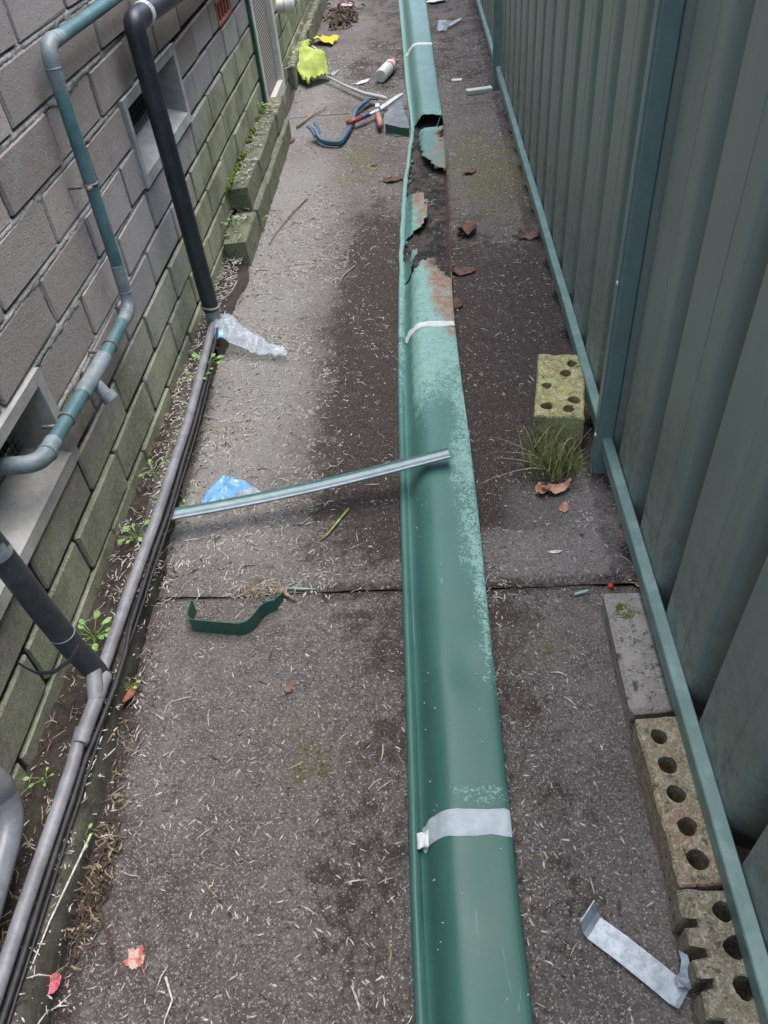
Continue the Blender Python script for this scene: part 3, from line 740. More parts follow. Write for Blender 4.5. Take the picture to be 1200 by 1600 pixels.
# torn curls of steel at the break
for (pts, wv) in (([(.030, 3.10, .030), (.045, 3.16, .055), (.058, 3.22, .062), (.064, 3.27, .055)], (.006, .004, .010)), ([(-.02, 3.14, .045), (.01, 3.10, .052), (.035, 3.12, .048), (.05, 3.17, .06)], (.002, .010, .004))):
    m = MB(); m.ribbon(pts, wv, .0012); m.at = {'chalk': [.5] * len(m.v), 'rust': [.2] * len(m.v)}; m.build('torn_curl', M['gutter'], gut)

# ------------------------------------------------------------------ pipes on the wall
def ring(mb, c, ax, r, rt, n=16, m=0):
    ax = Vector(ax).normalized(); u = ax.orthogonal().normalized(); v = ax.cross(u); c = Vector(c)
    pts = [c + (u * math.cos(2 * math.pi * k / n) + v * math.sin(2 * math.pi * k / n)) * r for k in range(n + 1)]
    mb.tube(pts, rt, 6, False, m)
# green conduit pipe with grey elbows
gp = thing('waste_pipe', (-.606, 1.36, .33), 'thin green waste pipe with grey elbows fixed to the brick wall', 'pipe')
Xp = -.606; rp = .0118
m = MB(); m.tube([(Xp, 1.420, .782), (Xp, 3.2, .762)], rp, 14); m.tube([(Xp, 1.372, .735), (Xp, 1.350, .395)], rp, 14)
m.tube([(Xp, 1.300, .333), (Xp, 1.148, .333)], rp, 14); m.tube([(Xp, 1.06, .338), (Xp, .885, .347)], rp, 14)
m.build('pipe', M['pgreen'], gp, smooth=True, angle=40)
for pts in ([(Xp, 1.445, .7815), (Xp, 1.376, .786), (Xp, 1.371, .715)], [(Xp, 1.349, .42), (Xp, 1.346, .333), (Xp, 1.285, .333)]):
    m = MB(); f = fillet(pts, .034, 8); m.tube(f, [rp * 1.12 * (1.0 if 0 < i < len(f) - 1 else .9) for i in range(len(f))], 14)
    ring(m, f[1] , f[1] - f[0], rp, .0022); ring(m, f[-2], f[-1] - f[-2], rp, .0022); m.build('elbow', M['pgrey'], gp, smooth=True, angle=40)
m = MB(); m.tube([(Xp, 1.165, .333), (Xp, 1.16, .333), (Xp, 1.155, .333), (Xp, 1.05, .338), (Xp, 1.045, .338), (Xp, 1.04, .338)], [.0130, .0155, .0145, .0145, .0155, .0130], 14)
m.tube([(Xp, 1.09, .335), (Xp + .020, 1.082, .305)], .011, 12); m.tube([(Xp + .018, 1.083, .309), (Xp + .026, 1.080, .297)], .0145, 12)
m.build('tee', M['pgrey'], gp, smooth=True, angle=40)
m = MB(); f = fillet([(Xp, .905, .346), (Xp, .848, .349), (Xp - .085, .838, .356)], .028, 8); m.tube(f, .0142, 14); ring(m, f[1], f[1] - f[0], .0142, .0025); m.build('elbow', M['pgrey'], gp, smooth=True, angle=40)
for (y, z, ax) in ((1.361, .57, (0, .06, 1)), (.965, .343, (0, 1, 0)), (1.20, .333, (0, 1, 0))):
    m = MB(); ring(m, (Xp, y, z), ax, rp + .0008, .0021)
    m.tube([(Xp - .01, y - .018, z + .002), (XW, y - .02, z + .002)], .003, 6)
    if z > .5: m.tube([(Xp + .006, y - .016, z), (Xp + .004, y - .028, z - .001)], .0045, 8)
    m.build('pipe_clip', M['clip'], gp, smooth=True)
# black downpipe with its run along the wall
bp = thing('lagged_pipe', (-.585, 1.77, .05), 'thick black lagged pipe dropping past the cement vent to the ground', 'pipe')
m = MB(); f = fillet([(-.585, 3.3, .665), (-.585, 1.775, .735), (-.585, 1.770, .085)], .018, 5); m.tube(f, [.0215 + .0007 * nz(i, 0, 0, 1.3) for i in range(len(f))], 16)
m.build('lagging', M['pblack'], bp, smooth=True, angle=50)
m = MB(); ring(m, (-.585, 1.85, .731), (0, 1, -.05), .0222, .003); ring(m, (-.585, 1.862, .7305), (0, 1, -.05), .0222, .003); m.build('tie_wire', M['tool'], bp, smooth=True)
m = MB(); ring(m, (-.585, 1.770, .095), (.15, .05, 1), .0226, .0032); m.tube([(-.572, 1.78, .094), (-.55, 1.80, .098), (-.528, 1.812, .112), (-.515, 1.83, .13)], .0028, 6); m.build('strap', M['pfloor'], bp, smooth=True)
m = MB(); m.tube([(-.585, 1.770, .10), (-.585, 1.770, -.02)], .020, 14); m.build('stub', M['pfloor'], bp, smooth=True, angle=40)
# lower black pipe
lp = thing('lagged_pipe', (-.575, .655, .06), 'black lagged pipe slanting down to the floor pipe below the left vent', 'pipe')
m = MB(); pts = [(-.580, .640, .47), (-.578, .644, .37), (-.574, .648, .25), (-.568, .652, .15), (-.560, .655, .088), (-.555, .657, .05)]
m.tube(pts, [.015, .0175, .0182, .0182, .0178, .016], 16); m.build('lagging', M['lag2'], lp, smooth=True, angle=50)
m = MB(); m.tube([(-.580, .640, .50), (-.579, .642, .42), (-.579, .642, .385), (-.5785, .643, .37)], [.0150, .0155, .0178, .0190], 16); m.build('pipe_end', M['pgrey'], lp, smooth=True, angle=40)
m = MB(); m.ribbon([(-.546, .640, .168), (-.556, .622, .160), (-.580, .606, .152), (-.606, .606, .150), (-.630, .618, .150), (-.642, .625, .150)], (0, .001, .007), .0014); m.build('strap', M['lag2'], lp, smooth=False)
m = MB(); ring(m, (-.570, .651, .185), (.06, .03, 1), .0186, .0011); m.build('tie_wire', M['pgrey'], lp, smooth=True)
# floor pipe and cable
fp = thing('floor_pipe', (-.55, .9, .05), 'thin purplish grey pipe running along the wall foot beside a black cable', 'pipe')
def fpx(y): return -.006 + interp([(-1.4, -.535), (.1, -.545), (.26, -.546), (.49, -.546), (.60, -.549), (.64, -.546), (.77, -.547), (1.0, -.545), (1.34, -.550), (1.66, -.570), (1.9, -.59)], y)
m = MB(); m.tube([(fpx(-1.4 + .1 * k), -1.4 + .1 * k, .063 + .002 * nz(k, 0, 0, .7)) for k in range(20)] + [(fpx(.56), .56, .069)], .0102, 12)
m.tube([(fpx(.63), .63, .070)] + [(fpx(.7 + .1 * k), .7 + .1 * k, lerp(.070, .058, k / 10)) for k in range(11)] + [(-.585, 1.79, .045)], .0102, 12)
m.build('pipe', M['pfloor'], fp, smooth=True, angle=40)
m = MB(); m.tube([(-.549, .535, .069), (-.549, .542, .069), (-.549, .550, .069), (-.547, .60, .069), (-.546, .64, .070), (-.546, .648, .070), (-.546, .655, .070)], [.0108, .0128, .0118, .0118, .0118, .0128, .0108], 14); m.tube([(-.547, .61, .07), (-.556, .652, .092)], .0125, 12)
m.build('joint_collar', M['pfloor'], fp, smooth=True, angle=40)
cb = thing('cable', (-.53, .9, .05), 'thin black cable lying along the right side of the floor pipe', 'cable')
m = MB(); m.tube([(fpx(-1.4 + .06 * k) + .0145 + .003 * nz(k, 0, 0, .35) + (.006 if 32 < k < 36 else 0), -1.4 + .06 * k, .056 + .003 * nz(k, 5, 0, .4)) for k in range(53)], .0042, 8); m.build('sheath', M['cable'], cb, smooth=True)
m = MB(); m.tube([(fpx(-1.4 + .06 * k) + .0215 + .002 * nz(k, 9, 0, .45), -1.4 + .06 * k, .052 + .002 * nz(k, 5, 0, .4)) for k in range(50)], .0022, 7); m.build('earth_wire', M['cable'], cb, smooth=True)
# fat grey waste pipe bottom left
wp = thing('waste_pipe', (-.57, .36, .06), 'fat shiny grey plastic waste pipe bending forward in the lower left corner', 'pipe')
m = MB(); f = fillet([(-.610, .440, .42), (-.592, .425, .10), (-.570, .06, .075), (-.57, -.6, .075)], .05, 8); m.tube(f, .0190, 16); m.build('pipe', M['pfat'], wp, smooth=True, angle=40)
m = MB(); m.tube([(-.601, .433, .25), (-.597, .4295, .17), (-.5966, .429, .162), (-.596, .4285, .150), (-.595, .4275, .135)], [.0200, .0206, .0222, .0222, .0196], 16); m.build('socket', M['pfloor'], wp, smooth=True, angle=40)
# cream stub pipe beyond the door
sp = MB(); sp.tube([(XW - .02, 3.98, .345), (XW + .03, 3.98, .345), (XW + .032, 3.98, .345), (XW + .075, 3.985, .345)], [.028, .028, .036, .036], 14)
tag(sp.build('stub_pipe', M['cream'], None, smooth=True, org=(XW, 3.98, .345), angle=40), 'cream plastic stub pipe poking from the wall past the mesh door', 'pipe')

# ------------------------------------------------------------------ bricks and paver along the fence
def holed_brick(name, label, org, ang, L, W, H, holes, mat, jit=.004, slots=None):
    # top plate with real round holes: grid with hole rims, plus bored wells
    o = thing(name, org, label, 'brick'); o.rotation_euler = (0, 0, R(ang))
    import bmesh
    bm = bmesh.new(); nseg = 14
    # build 2D outline with notches for slots
    out = []
    hw, hl = W / 2, L / 2
    rim = [(-hw, -hl), (hw, -hl), (hw, hl), (-hw, hl)]
    if slots:
        rim = [(-hw, -hl), (hw, -hl), (hw, hl), (-hw, hl)]
        for (yc, wd, dp) in sorted(slots, reverse=True):
            rim += [(-hw, yc + wd / 2), (-hw + dp, yc + wd * .35), (-hw + dp, yc - wd * .35), (-hw, yc - wd / 2)]
    pts = []
    for i, a in enumerate(rim):
        b = rim[(i + 1) % len(rim)]; ln = math.hypot(b[0] - a[0], b[1] - a[1]); n = max(1, int(ln / .012))
        for k in range(n): pts.append((lerp(a[0], b[0], k / n), lerp(a[1], b[1], k / n)))
    def jv(x, y, z): return (x + jit * .5 * nz(x, y, z + org[1], 60), y + jit * .5 * nz(x, y, z + 5 + org[1], 60), z + jit * .35 * nz(x, y, 9 + org[1], 70))
    loops = [[bm.verts.new(jv(x, y, H)) for (x, y) in pts]]
    edges = []
    for l in loops: edges += [bm.edges.new((l[k], l[(k + 1) % len(l)])) for k in range(len(l))]
    hl_ = []
    for (hx, hy, hr) in holes:
        ring_ = [bm.verts.new(jv(hx + hr * math.cos(2 * math.pi * k / nseg) * (1 + .08 * nz(k, hx, hy, 3)), hy + hr * math.sin(2 * math.pi * k / nseg), H)) for k in range(nseg)]
        edges += [bm.edges.new((ring_[k], ring_[(k + 1) % nseg])) for k in range(nseg)]; hl_.append(ring_)
    bmesh.ops.triangle_fill(bm, use_beauty=True, use_dissolve=False, edges=edges)
    def wall_(l, z0):
        lo = [bm.verts.new((v.co.x * 1.0, v.co.y * 1.0, z0)) for v in l]
        for k in range(len(l)): bm.faces.new((l[k], l[(k + 1) % len(l)], lo[(k + 1) % len(l)], lo[k]))
        return lo
    mid = wall_(loops[0], H - .004)
    for k, v in enumerate(mid):
        v.co.x *= 1 + .003 / max(abs(v.co.x), .02); v.co.y *= 1 + .002 / max(abs(v.co.y), .02)
    wall_(mid, -.01)
    for l in hl_: bm.faces.new(wall_(l, .004))
    bmesh.ops.recalc_face_normals(bm, faces=bm.faces)
    me = bpy.data.meshes.new('body'); bm.to_mesh(me); bm.free(); me.materials.append(mat)
    b = bpy.data.objects.new('body', me); COL.objects.link(b); b.parent = o; ORG[b.name] = Vector(org)
    return o
holed_brick('perforated_brick', 'yellow lichen covered perforated brick standing behind the grass tuft', (.264, 1.345, 0), -9, .224, .096, .088,
            [(.023, .08, .0125), (.009, .040, .0125), (-.028, -.008, .010), (.028, -.055, .0125), (.018, -.088, .0125), (-.026, -.080, .0130)], M['yellowbrick'], .008)
m = MB(); m.box(.262, .328, .581, .806, -.01, .047, b=.005, jit=.004)
o = tag(m.build('paver', M['paver'], None, org=(.295, .69, 0)), 'plain grey concrete paver against the fence rail with a moss spot', 'paver')
q = MB()
for k in range(150):
    a = rnd.random() * 6.28; rr = .015 * math.sqrt(rnd.random()); x = .290 + rr * math.cos(a); y = .765 + rr * 1.2 * math.sin(a); r = .0008 + .0013 * rnd.random()
    q.tube([(x, y, .046), (x, y, .0472 + r * .3)], [r, r * .5], 5)
mo = q.build('moss', M['mossy'], o, smooth=True); mo['kind'] = 'stuff'
holed_brick('perforated_brick', 'mossy pinkish brick with a row of five holes against the fence rail', (.299, .449, 0), 1.5, .222, .066, .066,
            [(-.009, .083, .0115), (-.009, .040, .0125), (-.008, 0, .0125), (-.007, -.043, .0125), (-.006, -.084, .0130)], M['pinkbrick'], .006)
holed_brick('perforated_brick', 'dark mossy brick with slotted side in the lower right corner', (.300, .215, 0), 0, .226, .070, .066,
            [(.008, .091, .0125), (.010, .054, .0130), (.009, .013, .0130), (.007, -.040, .0130), (.006, -.085, .0130)], M['darkbrick'], .007,
            [(.078, .012, .014), (.046, .013, .016), (.016, .013, .017), (-.022, .016, .018), (-.065, .016, .018)])

# ------------------------------------------------------------------ offcuts and tools
st = thing('metal_strip', (-.25, 1.10, .03), 'long thin grey green metal strip leaning from the path onto the gutter', 'strip')
A = Vector((-.532, 1.035, .045)); B = Vector((.019, 1.140, .078)); dv = (B - A).normalized(); sv = dv.cross(Vector((0, 0, 1))).normalized(); nv = sv.cross(dv)
m = MB(); pr = [(-.0150, .006), (-.0140, .007), (-.0140, .001), (-.001, .0), (.0015, .004), (.004, .0), (.0115, .0005), (.0140, .006), (.0150, .006)]
n = 24
for j in range(n + 1):
    t = j / n; c = A.lerp(B, t) + nv * (-.006 * math.sin(math.pi * t)) + sv * .003 * math.sin(4 * t)
    for (a, h) in pr: m.v.append(tuple(c + sv * a + nv * h))
k = len(pr)
for j in range(n):
    for i in range(k - 1): a = j * k + i; m.f.append((a, a + 1, a + k + 1, a + k)); m.m.append(1 if i in (3, 4, 5, 6) else 0)
M['strip1'] = mat_worn('strip_green', (.22, .33, .31), (.32, .43, .41), (.45, .5, .5), .4, 40); M['strip2'] = mat_worn('strip_grey', (.28, .32, .36), (.40, .44, .48), (.5, .53, .55), .4, 40)
o = m.build('channel', [M['strip1'], M['strip2']], st); o.modifiers.new('s', 'SOLIDIFY').thickness = .0012

# bent green gutter bracket standing on edge
gb = MB()
pts = fillet([(-.452, .830, .018), (-.455, .787, .018), (-.345, .772, .018), (-.320, .822, .018), (-.304, .826, .014), (-.292, .852, .014)], .020, 8)
n_ = len(pts); gb.ribbon(pts, [(0, 0, .034 if i < n_ * .72 else lerp(.034, .016, (i / n_ - .72) / .28)) for i in range(n_)], .0018)
tag(gb.build('gutter_bracket', [M['paintgreen']], None, org=(-.39, .79, 0)), 'bent dark green gutter bracket standing on edge on the path', 'bracket')
# galvanised strap bracket
gs = thing('gutter_bracket', (.205, .27, 0), 'pale galvanised strap bracket lying beside the slotted brick', 'bracket')
a0 = Vector((.163, .309, .004)); a1 = Vector((.2535, .233, .006)); dd = (a1 - a0).normalized(); ww = Vector((-dd.y, dd.x, 0)) * .0315
m = MB(); m.ribbon([a0 + Vector((-.006, .008, .030)), a0 + Vector((-.002, .002, .006)), a0 + dd * .004, a0.lerp(a1, .35) + Vector((0, 0, .004)), a0.lerp(a1, .7) + Vector((0, 0, .003)), a1 - dd * .008, a1 - dd * .001 + Vector((0, 0, .003)), a1 + Vector((.002, -.002, .009))], ww, .0016); m.build('strap', M['galv'], gs)
m = MB(); c = a1 + Vector((-.002, .013, .010)); m.ribbon([c, c + Vector((.006, .004, .010)), c + Vector((.008, .014, .022)), c + Vector((.006, .022, .028))], (.009, -.005, 0), .0016)
m.ribbon([c + Vector((.0, .0, .0)), c + Vector((.010, -.002, .008)), c + Vector((.018, .0, .014))], (.004, .012, 0), .0016); m.tube([c + Vector((.004, .002, .002)), c + Vector((.010, -.006, .010))], .005, 8); m.build('wing_clip', M['galv'], gs)
# pry bar
pb = MB(); pts = fillet([(-.452, 3.262, .045), (-.425, 3.190, .016), (-.345, 3.150, .014), (-.316, 3.30, .018), (-.300, 3.545, .018), (-.248, 3.640, .030)], .034, 6)
n = len(pts); pb.tube(pts, [.008 if i in (0, n - 1) else .0105 for i in range(n)], 6)
pbo = thing('pry_bar', (-.36, 3.35, 0), 'dark blue steel pry bar with hooked claw lying by the snips', 'crowbar')
pb.build('bar', M['blueSteel'], pbo, smooth=False)
m = MB()
for s in (-1, 1): m.ribbon([(-.440 + s * .006, 3.235 + s * .012, .030), (-.455 + s * .010, 3.268 + s * .016, .050), (-.468 + s * .012, 3.290 + s * .018, .055)], (.010, .014, 0), .006)
m.build('claw', M['blueSteel'], pbo)
m = MB(); m.ribbon([(-.268, 3.605, .026), (-.245, 3.650, .030), (-.215, 3.665, .020)], (.02, -.03, .004), .006); m.build('chisel_end', M['blueSteel'], pbo)
# snips
sn = thing('tin_snips', (-.22, 3.46, 0), 'tin snips with red and blue handle lying next to the pry bar', 'snips')
m = MB(); m.tube([(-.325, 3.345, .030), (-.30, 3.365, .032), (-.272, 3.390, .032)], [.012, .016, .014], 8, flat=.7); m.build('handle', M['redgrip'], sn, smooth=True)
m = MB(); m.tube([(-.272, 3.390, .032), (-.255, 3.412, .032), (-.235, 3.430, .030)], [.014, .013, .010], 8, flat=.7); m.build('grip_end', M['bluegrip'], sn, smooth=True)
m = MB(); m.tube([(-.200, 3.43, .034), (-.193, 3.37, .032), (-.185, 3.285, .028)], [.010, .013, .012], 8, flat=.8); m.build('handle', M['pinkgrip'], sn, smooth=True)
m = MB(); m.ribbon([(-.238, 3.428, .030), (-.21, 3.455, .032), (-.185, 3.49, .034), (-.12, 3.60, .040), (-.095, 3.63, .042)], [(.010, -.012, 0), (.014, -.02, 0), (.018, -.024, 0), (.015, -.02, 0), (.008, -.01, 0)], .008)
m.ribbon([(-.202, 3.42, .040), (-.20, 3.455, .042), (-.205, 3.52, .042)], (.016, .004, 0), .008); m.tube([(-.200, 3.455, .03), (-.200, 3.455, .055)], .012, 10); m.build('blades', M['tool'], sn)
# folded metal offcut by the gutter
oc = MB()
oc.add([(-.175, 3.40, .030), (-.145, 3.46, .042), (-.10, 3.52, .048), (-.085, 3.40, .034), (-.13, 3.33, .016), (-.175, 3.36, .055), (-.17, 3.28, .004), (-.12, 3.22, .004), (-.068, 3.22, .006), (-.07, 3.33, .02), (-.065, 3.45, .03)],
       [(1, 2, 3), (1, 3, 4), (1, 4, 0), (6, 7, 4, 0), (7, 8, 9, 4), (9, 10, 3, 4)])
M['offcut'] = mat_worn('offcut_grey', (.07, .08, .09), (.15, .17, .185), (.05, .07, .065), .45, 30)
o = tag(oc.build('metal_offcut', M['offcut'], None, org=(-.12, 3.35, 0)), 'folded grey sheet metal offcut pushed against the gutter edge', 'offcut'); o.modifiers.new('s', 'SOLIDIFY').thickness = .003
oc = MB(); oc.ribbon([(-.165, 3.275, .02), (-.10, 3.225, .016), (-.068, 3.215, .014)], (0, .004, .035), .002)
tag(oc.build('metal_offcut', M['paintgreen'], None, org=(-.12, 3.24, 0)), 'small dark green upright strip of metal in front of the snips', 'offcut')
sk = MB(); sk.tube([(-.47, 4.06, .03), (-.36, 3.88, .026), (-.27, 3.73, .03), (-.19, 3.60, .045), (-.165, 3.56, .05)], [.005, .006, .008, .009, .008], 7)
tag(sk.build('metal_rod', M['tool'], None, smooth=True, org=(-.3, 3.8, 0)), 'thin pale rod lying between the lime cloth and the snips', 'rod')
cd = MB(); cd.tube([(-.66, 5.22, .03), (-.690, 5.06, .02), (-.655, 4.86, .015), (-.60, 4.72, .012), (-.560, 4.63, .01)], .006, 6)
tag(cd.build('cord', M['white'], None, smooth=True, org=(-.62, 4.9, 0)), 'short curved white cord beside the yellow scrap', 'cord')

# crumpled cloths, plastic
def crumple(name, outline, z0, amp, freq, mat, label, cat, seed, lift=None, n=26, th=.0012, m2=None, sel=None):
    xs = [p[0] for p in outline]; ys = [p[1] for p in outline]; x0, x1, y0, y1 = min(xs), max(xs), min(ys), max(ys)
    m = MB(); idx = {}
    for i in range(n + 1):
        for j in range(n + 1):
            x = lerp(x0, x1, i / n); y = lerp(y0, y1, j / n)
            f = fb(x, y, seed, freq, 4); rdg = 1 - abs(nz(x, y, seed + 2, freq * 1.3)) * 2
            z = z0 + amp * (.5 + .6 * f + .35 * rdg) + (lift(x, y) if lift else 0)
            idx[(i, j)] = len(m.v); m.v.append((x + amp * .5 * nz(x, y, seed + 4, freq), y + amp * .5 * nz(x, y, seed + 6, freq), max(z, .002)))
    for i in range(n):
        for j in range(n):
            x = lerp(x0, x1, (i + .5) / n); y = lerp(y0, y1, (j + .5) / n)
            if pip(x, y, outline):
                m.f.append((idx[(i, j)], idx[(i + 1, j)], idx[(i + 1, j + 1)], idx[(i, j + 1)])); m.m.append(1 if sel and sel(x, y) else 0)
    o = m.build(name, [mat, m2] if m2 else mat, None, smooth=True, org=((x0 + x1) / 2, (y0 + y1) / 2, 0))
    if not th: return tag(o, label, cat)
    o.modifiers.new('s', 'SOLIDIFY').thickness = th
    return tag(o, label, cat)
crumple('glove', [(-.675, 4.36), (-.655, 4.50), (-.60, 4.53), (-.56, 4.36), (-.50, 4.20), (-.445, 4.09), (-.50, 4.03), (-.55, 3.99), (-.61, 4.05), (-.66, 4.20)], .004, .070, 9, M['hivis'], 'crumpled lime yellow cloth by the wall foot', 'cloth', 3, lambda x, y: .045 * sst(.2, 0, math.hypot(x + .60, (y - 4.3) * .7)), 34, .003)
bpy.data.objects['glove'].name = 'lime_cloth'
crumple('yellow_scrap', [(-.61, 4.84), (-.575, 4.93), (-.53, 4.88), (-.465, 4.84), (-.495, 4.74), (-.55, 4.77)], .004, .03, 14, M['yellow'], 'small bright yellow scrap near the far end of the path', 'scrap', 5)
crumple('plastic_wrapper', [(-.482, 1.155), (-.462, 1.185), (-.41, 1.165), (-.367, 1.125), (-.382, 1.093), (-.43, 1.098), (-.485, 1.075), (-.497, 1.105)], .002, .016, 26, M['film'], 'blue and clear plastic wrapper behind the metal strip', 'wrapper', 7, None, 34, .0006, M['filmblue'], lambda x, y: y - .55 * (x + .44) > 1.118 + .012 * nz(x, y, 0, 30) and x < -.39)
crumple('plastic_wrapper', [(-.588, 1.76), (-.575, 1.80), (-.52, 1.785), (-.46, 1.72), (-.39, 1.67), (-.38, 1.62), (-.45, 1.64), (-.51, 1.665), (-.555, 1.665), (-.585, 1.70)], .004, .022, 24, M['film'], 'clear plastic wrapper with blue corner at the foot of the black pipe', 'wrapper', 9, lambda x, y: .04 * sst(-.47, -.56, x), 36, .0006, M['filmblue'], lambda x, y: x < -.556 and y < 1.70)
crumple('plastic_sheet', [(.09, 5.07), (.15, 5.05), (.225, 5.10), (.235, 5.02), (.20, 4.93), (.15, 4.88), (.135, 4.80), (.085, 4.80)], .003, .018, 12, M['film'], 'square piece of clear plastic right of the far gutter end', 'plastic', 11, None, 22, .001)
crumple('paper_scrap', [(.03, 5.60), (.07, 5.52), (.16, 5.56), (.15, 5.64), (.08, 5.66)], .003, .016, 14, M['white'], 'torn white paper scrap beside the gutter at the top of the picture', 'paper', 12, None, 18)
crumple('paper_scrap', [(-.345, 3.99), (-.30, 4.03), (-.26, 4.04), (-.27, 4.00), (-.31, 3.97)], .003, .006, 20, M['white'], 'tiny pale sliver of paper left of the white bottle', 'paper', 13, None, 14)
crumple('pink_scrap', [(-.56, 5.70), (-.50, 5.76), (-.42, 5.76), (-.44, 5.68)], .003, .012, 14, simple('pink_paper', (.55, .30, .30), (.66, .45, .44), 20), 'faded pink scrap at the far end of the path', 'scrap', 14, None, 14)
crumple('grey_scrap', [(-.50, 4.18), (-.44, 4.22), (-.415, 4.25), (-.44, 4.17)], .003, .008, 20, M['galv'], 'small pale grey sliver right of the lime cloth', 'scrap', 15, None, 14)
# white bottle with red cap ring
bt = thing('white_bottle', (-.17, 4.08, 0), 'white plastic tube bottle with red collar lying left of the gutter', 'bottle')
A = Vector((-.203, 3.965, .034)); B = Vector((-.150, 4.165, .036)); u = (B - A)
m = MB(); m.tube([A, A + u * .02, A + u * .78, A + u * .90, B], [.025, .0285, .0285, .021, .018], 18); m.build('body', M['white'], bt, smooth=True, angle=40)
m = MB(); m.tube([B, B + u * .01, B + u * .10], [.018, .0205, .0195], 16); m.build('collar', M['redcap'], bt, smooth=True, angle=40)
m = MB(); m.tube([A + u * .60, A + u * .605, A + u * .675, A + u * .68], [.0284, .0290, .0290, .0284], 18); m.build('label_band', M['redcap'], bt, smooth=True, angle=40)
m = MB(); c = B + u * .17; ring(m, c, (0, .5, 1), .018, .005); m.build('pull_ring', M['white'], bt, smooth=True)
# pale timber batten scraps at the right
bs = MB(); bs.box(-.058, .058, -.020, .020, .002, .020, b=.002, jit=.003); o = bs.build('batten', M['cream'], None); o.location = (.243, 3.70, 0); o.rotation_euler = (0, 0, R(8))
tag(o, 'short cream painted batten lying at the foot of the far fence post', 'batten')
bs = MB(); bs.box(-.024, .024, -.014, .014, .002, .010, b=.001, jit=.002); o = bs.build('paint_chip', M['cream'], None); o.location = (.152, 3.90, 0); o.rotation_euler = (0, 0, R(-4))
tag(o, 'small cream chip between the gutter and the far fence post', 'chip')
bs = MB(); bs.tube([(.222, .835, .006), (.246, .842, .006)], .0030, 6); tag(bs.build('green_offcut', M['strip1'], None, org=(.232, .838, 0)), 'tiny pale green offcut above the grey paver', 'offcut')
bs = MB(); bs.tube([(.287, .851, .001), (.287, .851, .004), (.287, .851, .0085), (.287, .851, .011)], [.002, .0052, .0048, .001], 10); tag(bs.build('red_berry', M['berry'], None, smooth=True, org=(.287, .851, 0)), 'small red berry on the slab joint near the fence', 'berry')

# ------------------------------------------------------------------ leaves, weeds, grass, twigs
def leaf(name, loc, size, rot, mat, label, cat='leaf', lobes=0, curl=.3, seed=0, asp=.6, tilt=0.0):
    m = MB(); n = 60; ctr = (0, 0, 0)
    pts = []
    for k in range(n):
        a = 2 * math.pi * k / n
        if lobes:
            r = .62
            for q_, L_ in enumerate((1.0, .95, .95, .72, .72)):
                c_ = (0, 1.05, -1.05, 2.1, -2.1)[q_]; da = abs((a - c_ + math.pi) % (2 * math.pi) - math.pi); r = max(r, L_ * (1 - .75 * da))
            r += .05 * math.sin(a * 15) + .05 * nz(a, seed, 0, 6); x, y = r * math.cos(a), r * math.sin(a)
        else:
            x = math.cos(a); y = asp * math.sin(a) * (1 - .25 * math.cos(a)) + .07 * nz(a, seed, 0, 5); x *= 1 + .10 * nz(a, seed + 4, 0, 4)
        pts.append((x * size, y * size))
    vs = []; rings = 5
    for q in range(rings, 0, -1):
        for (x, y) in pts:
            xx, yy = x * q / rings, y * q / rings; d2 = (xx * xx + yy * yy) / size ** 2
            z = curl * size * d2 * (.6 + .9 * nz(x / size, y / size, seed, 1.5)) + .10 * size * nz(xx / size, yy / size, seed + 3, 4)
            vs.append((xx, yy, z))
    vs.append((0, 0, 0)); mn = min(v[2] for v in vs); vs = [(v[0], v[1], v[2] - mn + .0015) for v in vs]
    fs = [(q * n + k, q * n + (k + 1) % n, (q + 1) * n + (k + 1) % n, (q + 1) * n + k) for q in range(rings - 1) for k in range(n)]
    fs += [((rings - 1) * n + k, (rings - 1) * n + (k + 1) % n, rings * n) for k in range(n)]
    m.add(vs, fs)
    m.tube([(-size * .9, 0, .003), (-size * 1.5, size * .15, .003)], size * .03 + .0004, 5)
    o = m.build(name, mat, None, smooth=True); o.location = loc; o.rotation_euler = (tilt, 0, rot); o.modifiers.new('s', 'SOLIDIFY').thickness = .0006
    return tag(o, label, cat)
leaf('fallen_leaf', (-.414, .270, gh(-.414, .27)), .0175, 2.4, M['leafred'], 'faded red and tan lobed leaf in the lower left of the path', lobes=5, curl=.35, seed=3)
leaf('fallen_petal', (-.511, .241, .012), .0125, 1.0, M['petal'], 'bright pink petal on the edge below the floor pipe', 'petal', curl=.7, seed=5, asp=.75, tilt=.4)
leaf('fallen_leaf', (.228, 1.100, .004), .030, .25, M['leafpink'], 'curled pinkish tan dry leaf in front of the grass tuft', curl=.9, seed=8, asp=.5, tilt=-.2)
leaf('fallen_leaf', (.198, 1.098, .006), .016, 2.0, M['leafpink'], 'small crumpled pink leaf left of the curled tan one', curl=1.0, seed=9, asp=.8)
leaf('fallen_leaf', (.236, 1.052, .002), .014, 1.2, M['leafpink'], 'small pinkish leaf lying below the curled tan one', curl=.5, seed=10)
